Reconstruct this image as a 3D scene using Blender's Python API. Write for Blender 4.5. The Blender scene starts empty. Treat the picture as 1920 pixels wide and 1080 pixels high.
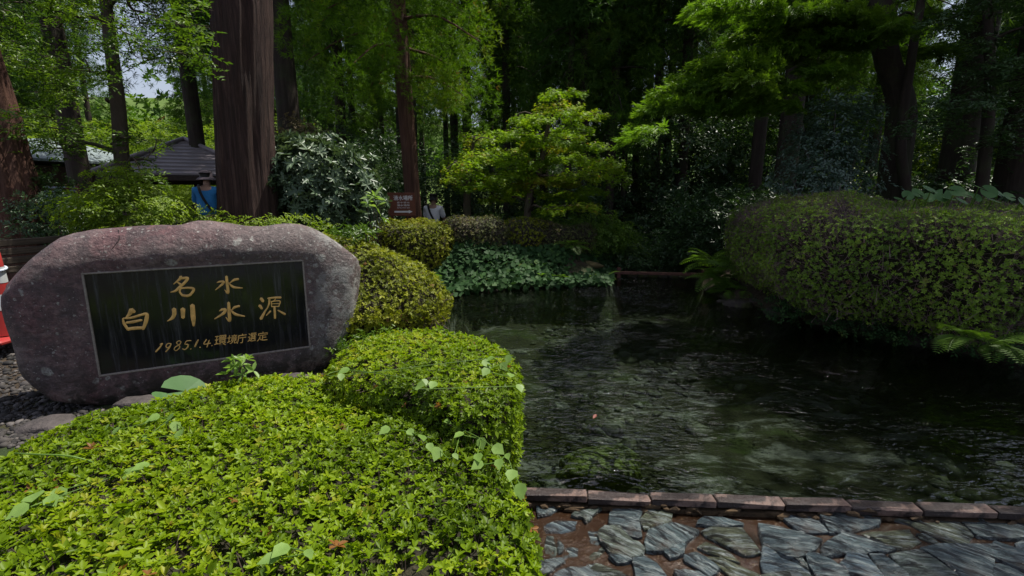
import bpy, math
import numpy as np
from mathutils import Vector, Matrix

# ------------------------------------------------------------------ camera, sky, sun, exposure
S = bpy.context.scene
COL = S.collection
FPX = 912.0
PITCH = math.atan(179.0 / FPX)
CAMZ = 1.6
cam_data = bpy.data.cameras.new('camera')
cam_data.lens = FPX / 1920 * 36
cam_data.sensor_width = 36
cam_data.clip_start = 0.05
cam_data.clip_end = 2000
cam = bpy.data.objects.new('camera', cam_data)
COL.objects.link(cam)
cam.location = (0, 0, CAMZ)
cam.rotation_euler = (math.pi / 2 - PITCH, 0, 0)
S.camera = cam
S.view_settings.view_transform = 'Standard'
S.view_settings.look = 'None'
S.view_settings.gamma = 1
S.view_settings.use_curve_mapping = False
S.view_settings.exposure = 0.6

SUN_EL, SUN_AZ = math.radians(66), math.radians(60)      # azimuth from +Y towards +X
W = bpy.data.worlds.new('World')
S.world = W
W.use_nodes = True
wn = W.node_tree.nodes
sky = wn.new('ShaderNodeTexSky')
sky.sky_type = 'NISHITA'
sky.sun_disc = False
sky.sun_elevation = SUN_EL
sky.sun_rotation = SUN_AZ
sky.air_density = 1.2
sky.dust_density = 2.0
sky.ozone_density = 2.0
wn['Background'].inputs['Strength'].default_value = 0.095
hz = wn.new('ShaderNodeMix'); hz.data_type = 'RGBA'; hz.inputs[0].default_value = .42
hz.inputs[7].default_value = (4.3, 4.15, 5.0, 1)          # thin bright cloud veil
W.node_tree.links.new(sky.outputs[0], hz.inputs[6])
W.node_tree.links.new(hz.outputs[2], wn['Background'].inputs['Color'])
sd = bpy.data.lights.new('sun', 'SUN')
sd.energy = 5.0
sd.angle = math.radians(0.53)
sd.color = (1.0, 0.95, 0.86)
sun = bpy.data.objects.new('sun', sd)
COL.objects.link(sun)
sdir = Vector((math.cos(SUN_EL) * math.sin(SUN_AZ), math.cos(SUN_EL) * math.cos(SUN_AZ), math.sin(SUN_EL)))
sun.rotation_euler = sdir.to_track_quat('Z', 'Y').to_euler()
sun.location = sdir * 40
S.cycles.max_bounces = 8
S.cycles.transparent_max_bounces = 12

rng = np.random.default_rng(11)
FWD = np.array([0, math.cos(PITCH), -math.sin(PITCH)])
UPV = np.array([0, math.sin(PITCH), math.cos(PITCH)])

# ------------------------------------------------------------------ helpers
def ray(px, py):
    return np.array([(px - 960) / FPX, 0, 0]) + (540 - py) / FPX * UPV + FWD
def gp(px, py, z):                      # where a sight line meets height z
    d = ray(px, py)
    t = (z - CAMZ) / d[2]
    return np.array([0, 0, CAMZ]) + d * t
def at(px, py, Y):                      # where a sight line reaches distance Y
    d = ray(px, py)
    return np.array([0, 0, CAMZ]) + d * (Y / d[1])
def unit(v):
    v = np.asarray(v, float)
    return v / (np.linalg.norm(v, axis=-1, keepdims=True) + 1e-12)

def make_mesh(name, V, F, smooth=False, tone=None):
    me = bpy.data.meshes.new(name)
    V = np.asarray(V, np.float32)
    if isinstance(F, np.ndarray):
        m, k = F.shape
        me.vertices.add(len(V)); me.vertices.foreach_set('co', V.ravel())
        me.loops.add(m * k); me.loops.foreach_set('vertex_index', F.astype(np.int32).ravel())
        me.polygons.add(m); me.polygons.foreach_set('loop_start', np.arange(0, m * k, k, dtype=np.int32))
        me.update(calc_edges=True)
    else:
        me.from_pydata([tuple(map(float, v)) for v in V], [], [tuple(int(i) for i in f) for f in F])
        me.update()
    if smooth:
        me.polygons.foreach_set('use_smooth', np.ones(len(me.polygons), dtype=bool))
    if tone is not None:
        a = me.attributes.new('tone', 'FLOAT', 'POINT')
        a.data.foreach_set('value', np.asarray(tone, np.float32))
    return me

def add(name, me, mat=None, parent=None, label=None, cat=None, group=None, kind=None, loc=None):
    o = bpy.data.objects.new(name, me)
    COL.objects.link(o)
    if mat is not None and me is not None and len(me.materials) == 0:
        me.materials.append(mat)
    if parent is not None:
        o.parent = parent
    if loc is not None:
        o.location = loc
    for k, v in (('label', label), ('category', cat), ('group', group), ('kind', kind)):
        if v: o[k] = v
    return o
def thing(name, label, cat, loc=(0, 0, 0), group=None, rz=0):
    o = add(name, None, None, None, label, cat, group, None, loc)
    o.rotation_euler.z = rz
    return o
def copy_tree(root, loc, rz=0, sc=1, label=None, group=None):
    r = root.copy(); COL.objects.link(r)
    r.location = loc; r.rotation_euler = (0, 0, rz); r.scale = (sc, sc, sc)
    if label: r['label'] = label
    if group: r['group'] = group
    for ch in list(root.children):
        c = ch.copy(); COL.objects.link(c); c.parent = r
        for g in list(ch.children):
            d = g.copy(); COL.objects.link(d); d.parent = c
    return r

class MB:                                # collects triangles / quads of several shapes of one part
    def __init__(s): s.v = []; s.f = []; s.n = 0
    def add(s, V, F):
        V = np.asarray(V, float)
        s.v.append(V); s.f += [tuple(i + s.n for i in f) for f in F]; s.n += len(V)
        return s
    def box(s, c, size, R=None, bev=0.0):
        c = np.asarray(c, float); h = np.asarray(size, float) / 2
        if bev <= 0:
            P = np.array([[x, y, z] for x in (-1, 1) for y in (-1, 1) for z in (-1, 1)]) * h
            F = [(0, 1, 3, 2), (4, 6, 7, 5), (0, 4, 5, 1), (2, 3, 7, 6), (0, 2, 6, 4), (1, 5, 7, 3)]
        else:
            P = []
            for z, q in ((-h[2], bev), (-h[2] + bev, 0), (h[2] - bev, 0), (h[2], bev)):
                hx, hy = h[0] - q, h[1] - q
                b = bev
                P += [(-hx + b, -hy, z), (hx - b, -hy, z), (hx, -hy + b, z), (hx, hy - b, z), (hx - b, hy, z), (-hx + b, hy, z), (-hx, hy - b, z), (-hx, -hy + b, z)]
            P = np.array(P)
            F = [tuple(range(7, -1, -1)), tuple(range(24, 32))]
            for k in range(3):
                for i in range(8):
                    j = (i + 1) % 8
                    F.append((k * 8 + i, k * 8 + j, k * 8 + 8 + j, k * 8 + 8 + i))
        if R is not None: P = P @ np.asarray(R).T
        return s.add(P + c, F)
    def tube(s, path, r, seg=6, wob=0, cap=True):
        V, F = tube(path, r, seg, wob, cap)
        return s.add(V, F)
    def mesh(s, name, smooth=False):
        V = np.concatenate(s.v) if s.v else np.zeros((0, 3))
        return make_mesh(name, V, s.f, smooth)

def rotz(a):
    c, s_ = math.cos(a), math.sin(a)
    return np.array([[c, -s_, 0], [s_, c, 0], [0, 0, 1]])

def tube(path, r, seg=6, wob=0, cap=True):
    P = np.asarray(path, float); n = len(P)
    r = np.broadcast_to(np.asarray(r, float), (n,)) if np.ndim(r) < 2 else r
    T = unit(np.gradient(P, axis=0))
    ref = np.array([0, 0, 1.0]) if abs(T[0][2]) < .9 else np.array([1.0, 0, 0])
    V = []
    x = unit(np.cross(ref, T[0]))
    a = np.arange(seg) / seg * 2 * math.pi
    for i in range(n):
        x = unit(x - T[i] * (x @ T[i])); y = np.cross(T[i], x)
        rr = r[i] * (1 + (wob * np.sin(a * 3 + i * .7) + wob * .6 * np.sin(a * 5 - i * 1.1) if wob else 0))
        V.append(P[i] + np.outer(np.cos(a) * rr, x) + np.outer(np.sin(a) * rr, y))
    V = np.concatenate(V)
    F = [(i * seg + j, i * seg + (j + 1) % seg, (i + 1) * seg + (j + 1) % seg, (i + 1) * seg + j) for i in range(n - 1) for j in range(seg)]
    if cap: F += [tuple(range(seg - 1, -1, -1)), tuple((n - 1) * seg + j for j in range(seg))]
    return V, F

def smooth_path(pts, n=16):
    P = np.asarray(pts, float); m = len(P)
    if m < 3:
        t = np.linspace(0, 1, n)[:, None]; return P[0] * (1 - t) + P[-1] * t
    Q = np.concatenate([[2 * P[0] - P[1]], P, [2 * P[-1] - P[-2]]])
    out = []
    for u in np.linspace(0, m - 1 - 1e-9, n):
        i = int(u); t = u - i
        a, b, c, d = Q[i:i + 4]
        out.append(.5 * (2 * b + (c - a) * t + (2 * a - 5 * b + 4 * c - d) * t * t + (3 * b - a - 3 * c + d) * t ** 3))
    return np.array(out)

_K = rng.normal(size=(24, 3)); _PH = rng.uniform(0, 6.28, 24)
def noise3(P, freq=1.0, octs=3):          # cheap smooth value noise, about -1..1
    P = np.asarray(P, float); out = np.zeros(P.shape[:-1]); amp = 1.0; tot = 0
    for o in range(octs):
        K = _K[o * 8:(o + 1) * 8] * freq * (2 ** o)
        out += amp * np.sin(P @ K.T + _PH[o * 8:(o + 1) * 8]).sum(-1) / 3.0
        tot += amp; amp *= .5
    return out / tot

def tri_fan(F):
    T = []
    for f in F:
        for i in range(1, len(f) - 1): T.append((f[0], f[i], f[i + 1]))
    return np.array(T, int)
def vnormals(V, T):
    n = np.cross(V[T[:, 1]] - V[T[:, 0]], V[T[:, 2]] - V[T[:, 0]])
    N = np.zeros_like(V)
    for k in range(3): np.add.at(N, T[:, k], n)
    return unit(N)
def sample(V, T, n):
    N = vnormals(V, T)
    ar = np.linalg.norm(np.cross(V[T[:, 1]] - V[T[:, 0]], V[T[:, 2]] - V[T[:, 0]]), axis=1)
    i = rng.choice(len(T), n, p=ar / ar.sum())
    a, b = rng.random(n), rng.random(n)
    m = a + b > 1; a[m] = 1 - a[m]; b[m] = 1 - b[m]
    w = np.stack([1 - a - b, a, b], 1)
    P = (V[T[i]] * w[:, :, None]).sum(1); NN = unit((N[T[i]] * w[:, :, None]).sum(1))
    return P, NN

def frames(z, spin=None, x=None):         # rotation matrices whose third column is z
    z = unit(z); n = len(z)
    r = unit(rng.normal(size=(n, 3))) if x is None else x
    xx = unit(np.cross(np.cross(z, r), z)); yy = np.cross(z, xx)
    return np.stack([xx, yy, z], 2)
def scatter(tv, tf, P, R, sc, tone=None, jit=0.15):
    n, k = len(P), len(tv)
    sc = np.broadcast_to(np.asarray(sc, float), (n,))
    V = np.einsum('nij,kj->nki', R, tv) * sc[:, None, None] + P[:, None, :]
    F = (np.asarray(tf)[None] + (np.arange(n) * k)[:, None, None]).reshape(-1, 3)
    t = rng.random(n) * .955 if tone is None else np.clip(tone + rng.normal(0, jit, n), 0, .955)
    t = np.where(rng.random(n) < .005, 1.0, t)
    return V.reshape(-1, 3), F, np.repeat(t, k)
def merge(parts):
    V, F, T, o = [], [], [], 0
    for v, f, t in parts:
        V.append(v); F.append(f + o); T.append(t); o += len(v)
    return np.concatenate(V), np.concatenate(F), np.concatenate(T)

# ------------------------------------------------------------------ leaf templates (unit length about 1, growing along +X of the leaf, normal +Z)
def leaf_shape(w=.4, fold=.12, fine=False, droop=.1):
    if fine:
        v = np.array([[0, 0, 0], [.3, w * .42, fold], [.66, w * .48, fold * .8], [1, 0, -droop], [.66, -w * .48, fold * .8], [.3, -w * .42, fold]])
        f = np.array([[0, 2, 1], [0, 3, 2], [0, 4, 3], [0, 5, 4]])
    else:
        v = np.array([[0, 0, 0], [.5, w * .5, fold], [1, 0, -droop], [.5, -w * .5, fold]])
        f = np.array([[0, 2, 1], [0, 3, 2]])
    return v, f
def compose(items):                       # items: (v, f, M 3x3, offset)
    V, F, o = [], [], 0
    for v, f, M, off in items:
        V.append(v @ np.asarray(M).T + off); F.append(f + o); o += len(v)
    return np.concatenate(V), np.concatenate(F)
def tilt(a, e, s=1, roll=0):              # leaf turned to azimuth a, lifted by e
    R = rotz(a) @ np.array([[math.cos(e), 0, -math.sin(e)], [0, 1, 0], [math.sin(e), 0, math.cos(e)]])
    c, q = math.cos(roll), math.sin(roll)
    return R @ np.array([[1, 0, 0], [0, c, -q], [0, q, c]]) * s
def rosette(n, w, fold, lift, fine=False, stem=0.25):
    it = []
    for k in range(n):
        v, f = leaf_shape(w, fold, fine)
        e = lift + (.45 if k % 3 == 0 else 0) + rng.normal(0, .12)
        it.append((v, f, tilt(k * 2.4, e, rng.uniform(.75, 1.1), rng.normal(0, .25)), np.array([0, 0, stem * (.3 if k % 3 else .45)])))
    return compose(it)
def twig_spray(n, w, fold, spread=.8, droop=.15, fine=False):
    it = []
    for k in range(n):
        u = (k + .5) / n; s = 1 if k % 2 else -1
        v, f = leaf_shape(w, fold, fine)
        it.append((v, f, tilt(s * spread * (1 - .5 * u) + rng.normal(0, .1), rng.normal(.05, .2), rng.uniform(.4, .55), rng.normal(0, .3)), np.array([u * 1.0 - .2, 0, -droop * u * u])))
    return compose(it)
def needle_tuft(n=9, up=.5, w=.07):
    it = []
    for k in range(n):
        v = np.array([[0, -w / 2, 0], [0, w / 2, 0], [.6, w * .45, .06], [1, 0, .16]]); f = np.array([[0, 1, 2], [0, 2, 3]])
        it.append((v, f, tilt(k * 2.4 + rng.normal(0, .2), up + rng.uniform(-.5, .6), rng.uniform(.6, 1.1), rng.uniform(-1.5, 1.5)), np.zeros(3)))
    return compose(it)
def palmate():
    it = []
    for a, s in ((0, 1), (.7, .85), (-.7, .85), (1.45, .55), (-1.45, .55)):
        v = np.array([[0, 0, 0], [.45, .13, .02], [1, 0, -.12], [.45, -.13, .02]]); f = np.array([[0, 2, 1], [0, 3, 2]])
        it.append((v, f, tilt(a, 0, s), np.zeros(3)))
    return compose(it)

# ------------------------------------------------------------------ materials
def new_mat(name):
    m = bpy.data.materials.new(name); m.use_nodes = True
    nt = m.node_tree; nt.nodes.clear()
    out = nt.nodes.new('ShaderNodeOutputMaterial')
    return m, nt, out
def N(nt, typ, **kw):
    n = nt.nodes.new(typ)
    for k, v in kw.items():
        if k in n.inputs: n.inputs[k].default_value = v
        else: setattr(n, k, v)
    return n
def ramp(nt, fac, stops):
    r = nt.nodes.new('ShaderNodeValToRGB')
    e = r.color_ramp.elements
    while len(e) < len(stops): e.new(.5)
    for k, (p, c) in enumerate(stops):
        e[k].position = p; e[k].color = (*c, 1) if len(c) == 3 else c
    nt.links.new(fac, r.inputs[0])
    return r.outputs[0]
def coords(nt, scale=(1, 1, 1), kind='Object', rot=(0, 0, 0)):
    tc = N(nt, 'ShaderNodeTexCoord'); mp = N(nt, 'ShaderNodeMapping')
    mp.inputs['Scale'].default_value = scale; mp.inputs['Rotation'].default_value = rot
    nt.links.new(tc.outputs[kind], mp.inputs[0]); return mp.outputs[0]
def tnoise(nt, vec, scale, detail=6, rough=.6, dist=0):
    n = N(nt, 'ShaderNodeTexNoise', Scale=scale, Detail=detail, Roughness=rough, Distortion=dist)
    nt.links.new(vec, n.inputs['Vector']); return n.outputs['Fac']
def mixc(nt, fac, a, b, mode='MIX'):
    m = N(nt, 'ShaderNodeMix', data_type='RGBA', blend_type=mode)
    for s_, v in ((m.inputs[0], fac), (m.inputs[6], a), (m.inputs[7], b)):
        if hasattr(v, 'links'): nt.links.new(v, s_)
        else: s_.default_value = v if isinstance(v, float) else (*v, 1)
    return m.outputs[2]
def maths(nt, op, a, b=None, clamp=False):
    m = N(nt, 'ShaderNodeMath', operation=op, use_clamp=clamp)
    for s_, v in ((m.inputs[0], a), (m.inputs[1], b)):
        if v is None: continue
        if hasattr(v, 'links'): nt.links.new(v, s_)
        else: s_.default_value = v
    return m.outputs[0]
def bumpn(nt, h, dist=.01, strength=1, normal=None):
    b = N(nt, 'ShaderNodeBump', Strength=strength, Distance=dist)
    nt.links.new(h, b.inputs['Height'])
    if normal is not None: nt.links.new(normal, b.inputs['Normal'])
    return b.outputs[0]
def principled(nt, out, col, rough=.6, normal=None, spec=.5, metal=0):
    p = N(nt, 'ShaderNodeBsdfPrincipled')
    p.inputs['Specular IOR Level'].default_value = spec
    p.inputs['Metallic'].default_value = metal
    for s_, v in ((p.inputs['Base Color'], col), (p.inputs['Roughness'], rough)):
        if hasattr(v, 'links'): nt.links.new(v, s_)
        else: s_.default_value = v if isinstance(v, (float, int)) else (*v, 1)
    if normal is not None: nt.links.new(normal, p.inputs['Normal'])
    nt.links.new(p.outputs[0], out.inputs[0]); return p
def leaf_mat(name, stops, rough=.45, transl=.35, spec=.4, tint=(1.15, 1.2, .55)):
    m, nt, out = new_mat(name)
    a = N(nt, 'ShaderNodeAttribute', attribute_name='tone')
    c = ramp(nt, a.outputs['Fac'], stops)
    v = tnoise(nt, coords(nt), 1.3, 2)
    c = mixc(nt, 1.0, c, ramp(nt, v, [(.3, (.78, .8, .75)), (.7, (1.15, 1.12, 1.1))]), 'MULTIPLY')
    p = principled(nt, out, c, rough, None, spec)
    t = N(nt, 'ShaderNodeBsdfTranslucent')
    nt.links.new(mixc(nt, 1.0, c, tint, 'MULTIPLY'), t.inputs[0])
    ms = N(nt, 'ShaderNodeMixShader'); ms.inputs[0].default_value = transl
    nt.links.new(p.outputs[0], ms.inputs[1]); nt.links.new(t.outputs[0], ms.inputs[2])
    nt.links.new(ms.outputs[0], out.inputs[0])
    return m
def bark_mat(name, c1, c2, c3, zs=.12, scale=9, bump=.02, moss=0):
    m, nt, out = new_mat(name)
    vec = coords(nt, (1, 1, zs))
    n1 = tnoise(nt, vec, scale, 9, .68, .6)
    n2 = tnoise(nt, vec, scale * 3.3, 6, .7)
    n3 = tnoise(nt, coords(nt), 1.1, 3)
    c = ramp(nt, n1, [(.30, c1), (.5, c2), (.72, c3)])
    c = mixc(nt, maths(nt, 'MULTIPLY', n2, .6), c, c1)
    c = mixc(nt, ramp(nt, n3, [(.4, (0, 0, 0)), (.75, (.55, .55, .55))]), c, (c1[0] * .8 + .02, c1[1] * .9 + .02, c1[2] * .9 + .015))
    if moss:
        c = mixc(nt, maths(nt, 'MULTIPLY', ramp(nt, tnoise(nt, coords(nt), 3, 5), [(.48, (0, 0, 0)), (.62, (1, 1, 1))]), moss), c, (.05, .075, .025))
    h = maths(nt, 'ADD', n1, maths(nt, 'MULTIPLY', n2, .5))
    principled(nt, out, c, .85, bumpn(nt, h, bump), .25)
    return m
def flat_mat(name, col, rough=.6, var=.25, scale=6, bump=.0, spec=.4, metal=0, stretch=(1, 1, 1)):
    m, nt, out = new_mat(name)
    n = tnoise(nt, coords(nt, stretch), scale, 6, .65)
    lo = tuple(max(0, c * (1 - var)) for c in col); hi = tuple(min(1, c * (1 + var)) for c in col)
    c = ramp(nt, n, [(.3, lo), (.7, hi)])
    principled(nt, out, c, rough, bumpn(nt, n, bump) if bump else None, spec, metal)
    return m

M = {}
M['azalea'] = leaf_mat('azalea_leaves', [(0, (.06, .11, .004)), (.45, (.16, .255, .005)), (.9, (.25, .34, .010)), (.985, (.30, .30, .03)), (1, (.22, .10, .03))], .45, .45, .22)
M['azalea_far'] = leaf_mat('clipped_leaves', [(0, (.09, .115, .008)), (.5, (.215, .245, .014)), (.9, (.32, .33, .03)), (1, (.24, .12, .05))], .5, .38, .25)
M['azalea_brown'] = leaf_mat('brownish_leaves', [(0, (.06, .075, .022)), (.5, (.11, .125, .04)), (1, (.17, .11, .07))], .55, .3, .25)
M['azalea_right'] = leaf_mat('sparse_leaves', [(0, (.10, .18, .025)), (.5, (.21, .34, .045)), (.9, (.30, .42, .065)), (1, (.26, .15, .11))], .45, .42, .3)
M['twig'] = flat_mat('twigs', (.055, .036, .03), .85, .5, 30)
M['twig_grey'] = flat_mat('grey_twigs', (.13, .105, .11), .85, .4, 20)
M['core'] = flat_mat('core_shade', (.028, .024, .012), .95, .7, 25, .05)  # near-black colour standing in for the shade between hedge leaves
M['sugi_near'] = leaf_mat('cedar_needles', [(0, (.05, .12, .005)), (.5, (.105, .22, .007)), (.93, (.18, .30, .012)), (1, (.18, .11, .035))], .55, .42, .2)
M['sugi_mid'] = leaf_mat('cedar_needles_mid', [(0, (.035, .085, .010)), (.5, (.068, .15, .015)), (.95, (.115, .20, .022)), (1, (.12, .07, .03))], .6, .45, .2)  # needle colour brightened in place of direct sun on the wood's bushy cedars
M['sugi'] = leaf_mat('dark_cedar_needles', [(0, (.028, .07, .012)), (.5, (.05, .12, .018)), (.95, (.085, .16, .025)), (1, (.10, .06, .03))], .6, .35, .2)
M['maple'] = leaf_mat('maple_leaves', [(0, (.10, .19, .010)), (.5, (.18, .31, .014)), (.85, (.27, .36, .02)), (1, (.32, .22, .03))], .45, .5, .3)
M['broad'] = leaf_mat('broad_leaves', [(0, (.04, .085, .010)), (.5, (.075, .15, .012)), (1, (.15, .24, .022))], .4, .42, .4)
M['glossy'] = leaf_mat('glossy_leaves', [(0, (.045, .08, .042)), (.5, (.075, .12, .065)), (1, (.12, .17, .10))], .42, .18, .38)
M['bluish'] = leaf_mat('bluish_leaves', [(0, (.045, .085, .065)), (.5, (.075, .13, .10)), (1, (.12, .18, .145))], .32, .25, .7)
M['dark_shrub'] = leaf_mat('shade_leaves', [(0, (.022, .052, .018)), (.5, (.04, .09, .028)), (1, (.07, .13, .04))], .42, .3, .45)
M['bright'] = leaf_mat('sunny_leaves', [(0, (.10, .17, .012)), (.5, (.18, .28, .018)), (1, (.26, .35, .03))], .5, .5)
M['podo'] = leaf_mat('layered_leaves', [(0, (.06, .135, .012)), (.5, (.12, .235, .018)), (1, (.19, .31, .03))], .45, .42, .35)
M['ivy'] = leaf_mat('ivy_leaves', [(0, (.016, .042, .014)), (.5, (.028, .07, .022)), (.9, (.05, .105, .03)), (1, (.09, .12, .03))], .6, .2, .12)
M['fern'] = leaf_mat('fern_fronds', [(0, (.06, .13, .014)), (.5, (.11, .21, .025)), (1, (.17, .26, .04))], .5, .45)
M['vine'] = leaf_mat('vine_leaves', [(0, (.15, .26, .05)), (.5, (.21, .34, .08)), (1, (.28, .38, .12))], .45, .45)
M['butterbur'] = leaf_mat('large_leaves', [(0, (.07, .17, .06)), (1, (.13, .25, .09))], .5, .4)
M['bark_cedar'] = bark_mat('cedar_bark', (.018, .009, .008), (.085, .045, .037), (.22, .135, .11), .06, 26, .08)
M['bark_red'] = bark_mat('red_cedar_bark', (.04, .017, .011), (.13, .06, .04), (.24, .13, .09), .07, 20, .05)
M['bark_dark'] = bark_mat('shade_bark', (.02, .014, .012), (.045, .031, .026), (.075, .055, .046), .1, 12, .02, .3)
M['bark_grey'] = bark_mat('grey_bark', (.045, .033, .024), (.085, .062, .045), (.13, .10, .075), .4, 9, .015, .35)
M['soil'] = flat_mat('soil', (.045, .032, .022), .95, .5, 5, .03)

# ------------------------------------------------------------------ ground, pond, paving
ZW = 0.075                                # water level
KA, KB = gp(985, 912, .125), gp(1920, 946, .125)
kdir = unit(KB - KA); kdir[2] = 0; kdir = unit(kdir); knorm = np.array([-kdir[1], kdir[0], 0])
def P2(*pts, z=ZW): return [gp(a, b, z)[:2] for a, b in pts]
pond_poly = np.array([tuple((KA - kdir * .35)[:2]), tuple((KA - kdir * .3 + knorm * .4)[:2])] +
    P2((960, 700), (845, 640), (790, 632), (800, 600), (818, 566), (880, 548), (980, 541), (1090, 537), (1150, 536)) +
    [tuple(at(1168, 500, 11.5)[:2]), tuple(at(1185, 500, 15)[:2]), tuple(at(1270, 500, 15)[:2]), tuple(at(1290, 500, 11.5)[:2])] +
    P2((1322, 548), (1335, 562), (1420, 582), (1500, 606), (1600, 628), (1750, 652), (1900, 685)) +
    [(6.2, 4.0), (8.5, 3.9), (8.7, 2.75), tuple((KB + kdir * 6)[:2])])
def sdist(P, poly):                       # signed distance, negative inside
    P = np.asarray(P, float); A = poly; B = np.roll(poly, -1, 0)
    d = np.full(len(P), 1e9); inside = np.zeros(len(P), bool)
    for a, b in zip(A, B):
        e = b - a; w = P - a
        t = np.clip((w @ e) / (e @ e), 0, 1)
        d = np.minimum(d, np.linalg.norm(w - t[:, None] * e, axis=1))
        c = ((a[1] > P[:, 1]) != (b[1] > P[:, 1])) & (P[:, 0] < (b[0] - a[0]) * (P[:, 1] - a[1]) / (b[1] - a[1] + 1e-12) + a[0])
        inside ^= c
    return np.where(inside, -d, d)
def sst(x, a, b):
    t = np.clip((x - a) / (b - a), 0, 1); return t * t * (3 - 2 * t)
def height(X, Y):
    X = np.asarray(X, float); Y = np.asarray(Y, float)
    s = sdist(np.stack([X, Y], 1), pond_poly)
    h = .10 + .04 * noise3(np.stack([X, Y, 0 * X], 1), .7, 2)
    h += .20 * sst(Y, 3.6, 5.2) * sst(-X, 1.6, 2.9)
    h += .50 * sst(s, .05, .9) * sst(Y, 7.2, 8.2) * sst(X, -1.6, -.6) * sst(-X, -2.4, -1.6) * (1 - .6 * sst(Y, 10.5, 14))
    h += .28 * sst(s, .1, .7) * sst(X, 2.0, 3.0) * sst(Y, 2.8, 4.5)
    R = np.hypot(X, Y)
    h += 3.2 * sst(R, 26, 70) + .4 * sst(R, 12, 24) * noise3(np.stack([X, Y, 0 * X], 1), .16, 2)
    h += 26 * sst(Y, 70, 210) * (1 + .3 * noise3(np.stack([X, Y, 0 * X], 1), .03, 1))
    pav = sst((np.stack([X, Y], 1) - KA[:2]) @ -knorm[:2], -.02, .03) * sst(X, -.6, -.4)
    h = h * (1 - pav) + pav * -.10
    wet = sst(-s, -.06, .10)
    return np.where(s < .05, h * (1 - wet) + wet * (-.5 + .06 * noise3(np.stack([X, Y, 0 * X], 1), 2.0, 2)), h)
def axis(lo, hi, n, near, k):
    t = np.linspace(-1, 1, n); u = np.sign(t) * (near * np.abs(t) + k * np.abs(t) ** 4)
    return u
gx = axis(0, 0, 221, 11, 240); gy = 5 + axis(0, 0, 221, 12, 260)
GX, GY = np.meshgrid(gx, gy); GZ = height(GX.ravel(), GY.ravel())
n = len(gx)
ii = np.arange(len(gy) - 1)[:, None] * n + np.arange(n - 1)[None]
GF = np.stack([ii, ii + 1, ii + n + 1, ii + n], -1).reshape(-1, 4)
m, nt, out = new_mat('ground_soil')
vec = coords(nt)
a = tnoise(nt, vec, 1.4, 5); b = tnoise(nt, vec, 18, 8, .7); c3 = tnoise(nt, vec, .35, 4)
geo = N(nt, 'ShaderNodeNewGeometry'); sp = N(nt, 'ShaderNodeSeparateXYZ'); nt.links.new(geo.outputs['Position'], sp.inputs[0])
land = mixc(nt, ramp(nt, b, [(.35, (0, 0, 0)), (.7, (1, 1, 1))]), (.026, .019, .013), (.075, .055, .037))
land = mixc(nt, ramp(nt, a, [(.45, (0, 0, 0)), (.6, (1, 1, 1))]), land, (.028, .045, .014))
far = N(nt, 'ShaderNodeMapRange'); far.inputs[1].default_value = 26; far.inputs[2].default_value = 40
nt.links.new(sp.outputs[1], far.inputs[0])
land = mixc(nt, far.outputs[0], land, mixc(nt, c3, (.05, .09, .015), (.10, .15, .03)))
bedn = tnoise(nt, coords(nt, (1, 2.2, 1), rot=(0, 0, .35)), 1.6, 9, .74, .3)
bed = mixc(nt, ramp(nt, bedn, [(.52, (0, 0, 0)), (.60, (1, 1, 1))]), (.026, .025, .011), (.21, .20, .19))
bed = mixc(nt, ramp(nt, tnoise(nt, vec, 1.9, 3), [(.55, (0, 0, 0)), (.68, (1, 1, 1))]), bed, (.035, .05, .008))
bed = mixc(nt, maths(nt, 'MULTIPLY', b, .7), bed, (.02, .018, .012))
low = N(nt, 'ShaderNodeMapRange'); low.inputs[1].default_value = .06; low.inputs[2].default_value = .0
nt.links.new(sp.outputs[2], low.inputs[0])
principled(nt, out, mixc(nt, low.outputs[0], land, bed), .9, bumpn(nt, b, .03), .2)
add('ground', make_mesh('ground', np.stack([GX.ravel(), GY.ravel(), GZ], 1), GF, True), m, kind='structure')

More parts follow.
